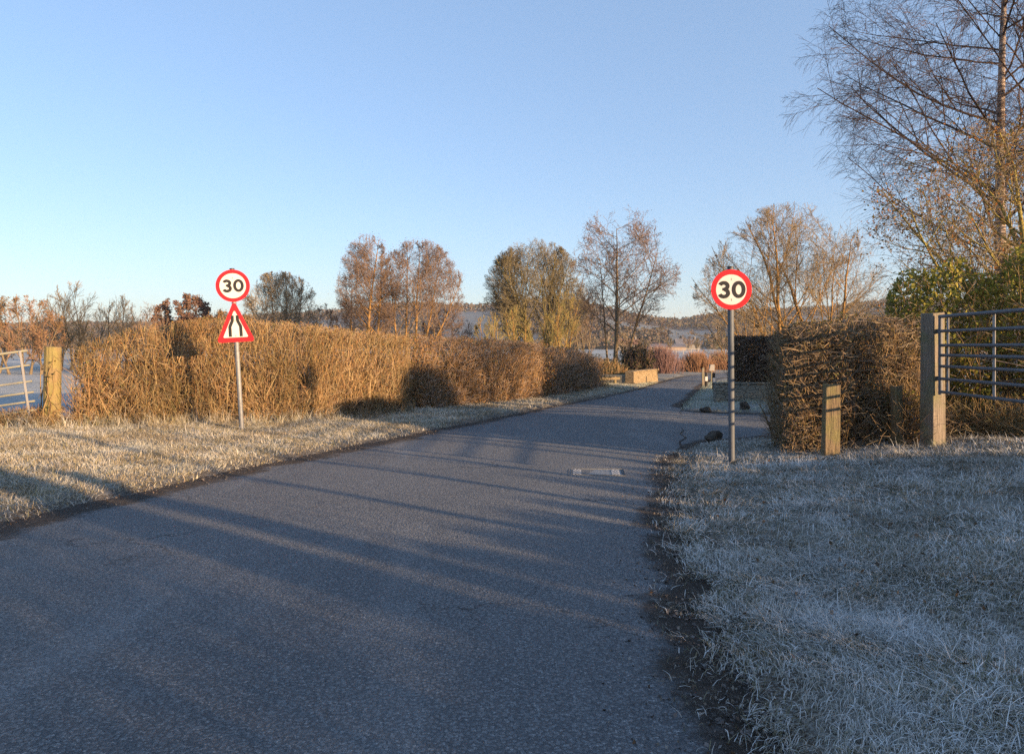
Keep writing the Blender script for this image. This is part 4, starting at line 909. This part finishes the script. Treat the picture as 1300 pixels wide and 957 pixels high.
# ivy climbing the left post
iv = thing('ivy', 'dark ivy stems twisting up the stout round gate post', 'ivy', (xp, yp, zb))
IP = []; LC = []
for q in range(5):
    zz = np.linspace(0, rng.uniform(1.0, 1.62), 14); a = rng.uniform(3.0, 5.4) + zz * rng.uniform(-0.7, 0.9) + 0.15 * np.sin(zz * 9 + q)
    IP.append(np.stack([0.185 * np.cos(a), 0.185 * np.sin(a), zz], -1)); LC.append(IP[-1][rng.integers(0, 14, 14)] * np.array([1.2, 1.2, 1]) + rng.normal(0, 0.02, (14, 3)))
build('stems', [tubes(np.stack(IP), np.tile(np.linspace(0.013, 0.006, 14), (5, 1)), 5)], M['dark_stem'], iv)
build('leaves', [leafs(np.concatenate(LC), rng.uniform(0.03, 0.06, 70))], M['dark_leaf'], iv)
# ------------------------------------------------------------------ drain cover in the road
dx, dy = pxx(757, 10.25), 10.25
def road_z(x, y):
    uu = (x - float(Lx(y))) / float(Rx(y) - Lx(y)); return 0.008 + 0.035 * math.sin(PI * uu) ** 0.6
dc = thing('drain_cover', 'frosted rectangular iron cover set in the road surface', 'drain cover', (dx, dy, road_z(dx, dy) - 0.003), (0, 0, R(-5)))
Lc, Wc = 0.76, 0.52
build('frame', ring([(-Lc / 2, -Wc / 2), (Lc / 2, -Wc / 2), (Lc / 2, Wc / 2), (-Lc / 2, Wc / 2)], [(-Lc / 2 + .035, -Wc / 2 + .035), (Lc / 2 - .035, -Wc / 2 + .035), (Lc / 2 - .035, Wc / 2 - .035), (-Lc / 2 + .035, Wc / 2 - .035)], -0.012, 0.01), M['iron_pale'], dc).rotation_euler.x = R(90)
build('lid', [box(-Lc / 2 + .04, Lc / 2 - .04, -Wc / 2 + .04, Wc / 2 - .04, -0.03, 0.004)], M['iron'], dc)
ribs = {-1: [], 1: []}
for i in range(5):
    for j in range(6):
        for e in (-1, 1):
            x_ = e * (Lc / 2 - 0.075 - 0.022 * (i % 5)); y_ = -Wc / 2 + 0.08 + j * (Wc - 0.16) / 5
            if (i + j) % 2 == 0: ribs[e].append(box(x_ - 0.010, x_ + 0.010, y_ - 0.028, y_ + 0.028, 0.004, 0.011))
stud_m = plain('rimed_studs', (0.5, 0.53, 0.56), 0.8, c2=(0.2, 0.21, 0.23), vs=30)
for e in (-1, 1): build('grip_studs', ribs[e], stud_m, dc)

# ------------------------------------------------------------------ stones, parapet, wall, markers
def rock(label, px, py, wd, ht, D):
    import bmesh
    bm = bmesh.new(); bmesh.ops.create_icosphere(bm, subdivisions=3, radius=1)
    sd_ = rng.uniform(0, 10)
    for v in bm.verts:
        c = v.co; k = 1 + 0.22 * math.sin(c.x * 3 + sd_) * math.sin(c.y * 4 + sd_ * 2) + 0.16 * math.sin(c.z * 5 + c.x * 2 + sd_)
        k = round(k * 7) / 7 * 0.5 + k * 0.5
        v.co = Vector((c.x * wd / 2 * k, c.y * wd / 2.4 * k, max(c.z, -0.5) * ht * 0.66 * k))
    me = bpy.data.meshes.new('boulder'); bm.to_mesh(me); bm.free(); me.materials.append(M['rock'])
    o = bpy.data.objects.new('boulder', me); COL.objects.link(o)
    x = pxx(px, D); o.location = (x, D, hz1(x, D) + ht * 0.3 + (0.06 if hz1(x, D) < 0 else 0)); tag(o, label, 'stone'); return o
rock('dark flat stone on the lawn edge, left of the right sign pole', 896, 522, 0.28, 0.15, 19.9)
rock('dark pointed stone on the lawn edge, right of the sign pole', 945, 520, 0.28, 0.24, 20.1)
rock('brown boulder on the near side of the side road mouth', 906, 556, 0.30, 0.19, 13.75)
# stone bridge parapet
pa = thing('stone_parapet', 'short sunlit stone bridge parapet on the left bend of the lane', 'parapet', (5.65, 33.9, 0.02), (0, 0, math.atan2(3.0, 1.55)))
bevel(build('wall', [box(0, 3.4, 0, 0.38, -0.1, 0.56)], M['stone'], pa), 0.02)
bevel(build('coping', [box(-0.04, 3.44, -0.03, 0.41, 0.562, 0.64)], M['stone'], pa), 0.02)
bevel(build('pier', [box(-0.45, -0.045, -0.02, 0.40, -0.1, 0.62)], M['stone'], pa), 0.02)
bevel(build('end_wall', [box(-0.42, -0.08, 0.405, 2.4, -0.1, 0.45)], M['stone_grey'], pa), 0.02)
# the face towards the viewer
lw = thing('stone_wall', 'low grey stone wall under the clipped hedge at the far corner', 'wall', (6.15, 22.6, hz1(6.15, 22.6) - 0.05), (0, 0, R(-3)))
bevel(build('wall_face', [box(0, 7, 0, 0.35, -0.05, 0.60)], M['stone_grey'], lw), 0.02)
bevel(build('coping', [box(-0.02, 7, -0.03, 0.38, 0.602, 0.66)], M['stone_grey'], lw), 0.02)
def marker(x, y, lab, h):
    o = thing('marker_post', lab, 'marker post', (x, y, hz1(x, y)), group=None)
    b = build('post', [box(-0.055, 0.055, -0.05, 0.05, -0.1, h)], M['sign_black'], o); bevel(b, 0.02)
    build('reflector', [box(-0.050, 0.050, -0.056, -0.0505, h * 0.42, h * 0.72)], M['white_paint'], o)
    return o
marker(pxx(906, 29), 29, 'nearer black verge marker post with a white reflector by the clipped hedge', 0.66)
marker(pxx(896.5, 31.5), 31.5, 'farther black verge marker post with a white reflector by the bend', 0.62)
timber('fence_post', 'dark wooden post at the outside of the far bend', pxx(892.5, 33.5), 33.5, 0.85, 0.11, M['weathered_wood'])
# low timber rail by the far hedge
rl = thing('timber_rail', 'low mossy timber rail on two posts below the far hedge end', 'rail', (pxx(758, 33), 33, 0.05), (0, 0, R(30)))
build('rail', [box(-0.05, 1.25, -0.03, 0.03, 0.22, 0.33)], M['mossy_wood'], rl)
for x_ in (0.12, 1.05): build('post', [box(x_ - 0.05, x_ + 0.05, 0.032, 0.12, -0.2, 0.36)], M['mossy_wood'], rl)
# small white board at the bend
wb = thing('sign_board', 'small white board on a post at the bend by the clipped hedge', 'sign', (pxx(903.5, 37), 37, hz1(pxx(903.5, 37), 37)))
build('board', [box(-0.14, 0.14, -0.02, 0.0, 0.52, 0.82)], M['pale_rail'], wb); build('post', [box(-0.03, 0.03, 0.002, 0.06, -0.2, 0.80)], M['weathered_wood'], wb)

# ------------------------------------------------------------------ far buildings and field fence
def house(label, px, D, wd, dp, eave, ridge, mw, mr, zb=0.0, name='cottage', cat='house', nwin=3, rz=0.0):
    o = thing(name, label, cat, (pxx(px, D), D, zb), (0, 0, rz))
    hw, hd = wd / 2, dp / 2
    V = np.array([(-hw, -hd, -1), (hw, -hd, -1), (hw, hd, -1), (-hw, hd, -1), (-hw, -hd, eave), (hw, -hd, eave), (hw, hd, eave), (-hw, hd, eave), (-hw, 0, ridge - .1), (hw, 0, ridge - .1)], float)
    build('wall', [(V, np.array([(0, 1, 5, 4), (2, 3, 7, 6)])), (V, np.array([(1, 2, 6, 9, 5), (3, 0, 4, 8, 7)]))], mw, o)
    e = 0.3; rv = np.array([(-hw - e, -hd - e, eave - .15), (hw + e, -hd - e, eave - .15), (hw + e, 0, ridge), (-hw - e, 0, ridge), (-hw - e, hd + e, eave - .15), (hw + e, hd + e, eave - .15)], float)
    rf = build('roof', [(np.concatenate([rv, rv - [0, 0, .18]]), np.array([(0, 1, 2, 3), (3, 2, 5, 4), (7, 6, 9, 8), (8, 9, 10, 11), (0, 6, 7, 1), (4, 5, 11, 10)]))], mr, o)
    if name == 'cottage': build('chimney', [box(hw * .6, hw * .6 + .7, -.4, .4, ridge - .6, ridge + .9)], mw, rf)
    for i in range(nwin):
        x_ = -hw + wd * (i + .5) / nwin
        build('window', [box(x_ - .45, x_ + .45, -hd - .05, -hd - .003, eave * .35, eave * .7)], M['pane'], o)
    return o
house('cream cottage glimpsed behind the tall alder by the bridge', 797, 320, 10, 6, 3.0, 5.0, M['render_wall'], M['roof_tile'])
house('pale cottage on the field edge right of the tall alder', 872, 350, 11, 6, 3.2, 5.4, M['render_wall'], M['roof_slate'])
house('long low dark barn across the frosted field', 846, 300, 14, 7, 1.8, 2.9, M['barn_wall'], M['roof_slate'], name='barn', cat='barn', nwin=0)
house('white farmhouse seen low through the ash and scrub trees', 705, 340, 9, 6, 3.4, 5.6, M['render_wall'], M['roof_slate'])
fe = thing('field_fence', 'white post and rail fence along the far frosted field', 'fence', (pxx(852, 150), 150, hz1(pxx(852, 150), 150)))
for i in range(8): build('post', [box(-5 + i * 1.5 - .07, -5 + i * 1.5 + .07, -.07, .07, -.2, 1.1)], M['pale_rail'], fe)
for z in (0.5, 0.95): build('rail', [box(-5.1, 5.6, -.12, -.075, z, z + .09)], M['pale_rail'], fe)
# loose line of bare trees at the foot of the hill
proto = None
gspots = []
for k in range(46):
    px = rng.uniform(-60, 1250); D = rng.uniform(150, 330); gspots.append((px, D))
kinds = []
for k, (mt, H) in enumerate([('twig_alder', 5.5), ('twig_oak', 6.0), ('twig_ash', 5.0)]):
    t_ = tree('field_tree', 'bare leafless tree in the line along the foot of the hill', pxx(gspots[k][0], gspots[k][1]), gspots[k][1], H, [(-0.4, 0, (-.35, 0), .85), (0, 0, (0, 0), .95), (.4, 0, (.35, 0), .85)], [lv(11, .2, (25, 55), .5, .45, 4, .1, .04), lv(7, .2, (25, 55), .5, .6, 3, .12, .03), lv(5, .2, (25, 55), .5, .8, 2, .12, 0)], ((0, 0, H * .5), (2.9, 2.9, H * .55)), M['bark_grey'], M[mt], .14, rmin=.03, group='bare trees along the foot of the hill')
    kinds.append(t_)
for k in range(3, len(gspots)):
    src = kinds[k % 3]; c = src.copy(); COL.objects.link(c)
    s_ = rng.uniform(.6, 1.25); c.scale = (s_ * 1.1, s_, s_); c.rotation_euler.z = rng.uniform(0, 6.28)
    c.location = (pxx(*gspots[k]), gspots[k][1], -0.1)
    for ch in src.children:
        d = ch.copy(); COL.objects.link(d); d.parent = c

# ------------------------------------------------------------------ haze
hv, hq = box(-2700, 2700, -520, 3050, -3.2, 130)
hz_o = build('haze', [(hv, hq)], M['pane'])
k = bpy.data.materials.new('winter_haze'); k.use_nodes = True; k.node_tree.nodes.clear()
out = k.node_tree.nodes.new('ShaderNodeOutputMaterial'); pv = k.node_tree.nodes.new('ShaderNodeVolumePrincipled')
pv.inputs['Color'].default_value = (0.86, 0.92, 1.0, 1); pv.inputs['Density'].default_value = 0.00018; pv.inputs['Anisotropy'].default_value = 0.2
k.node_tree.links.new(pv.outputs[0], out.inputs['Volume'])
hz_o.data.materials[0] = k
tag(hz_o, 'thin pale winter haze over the fields and hills', 'haze', kind='stuff')
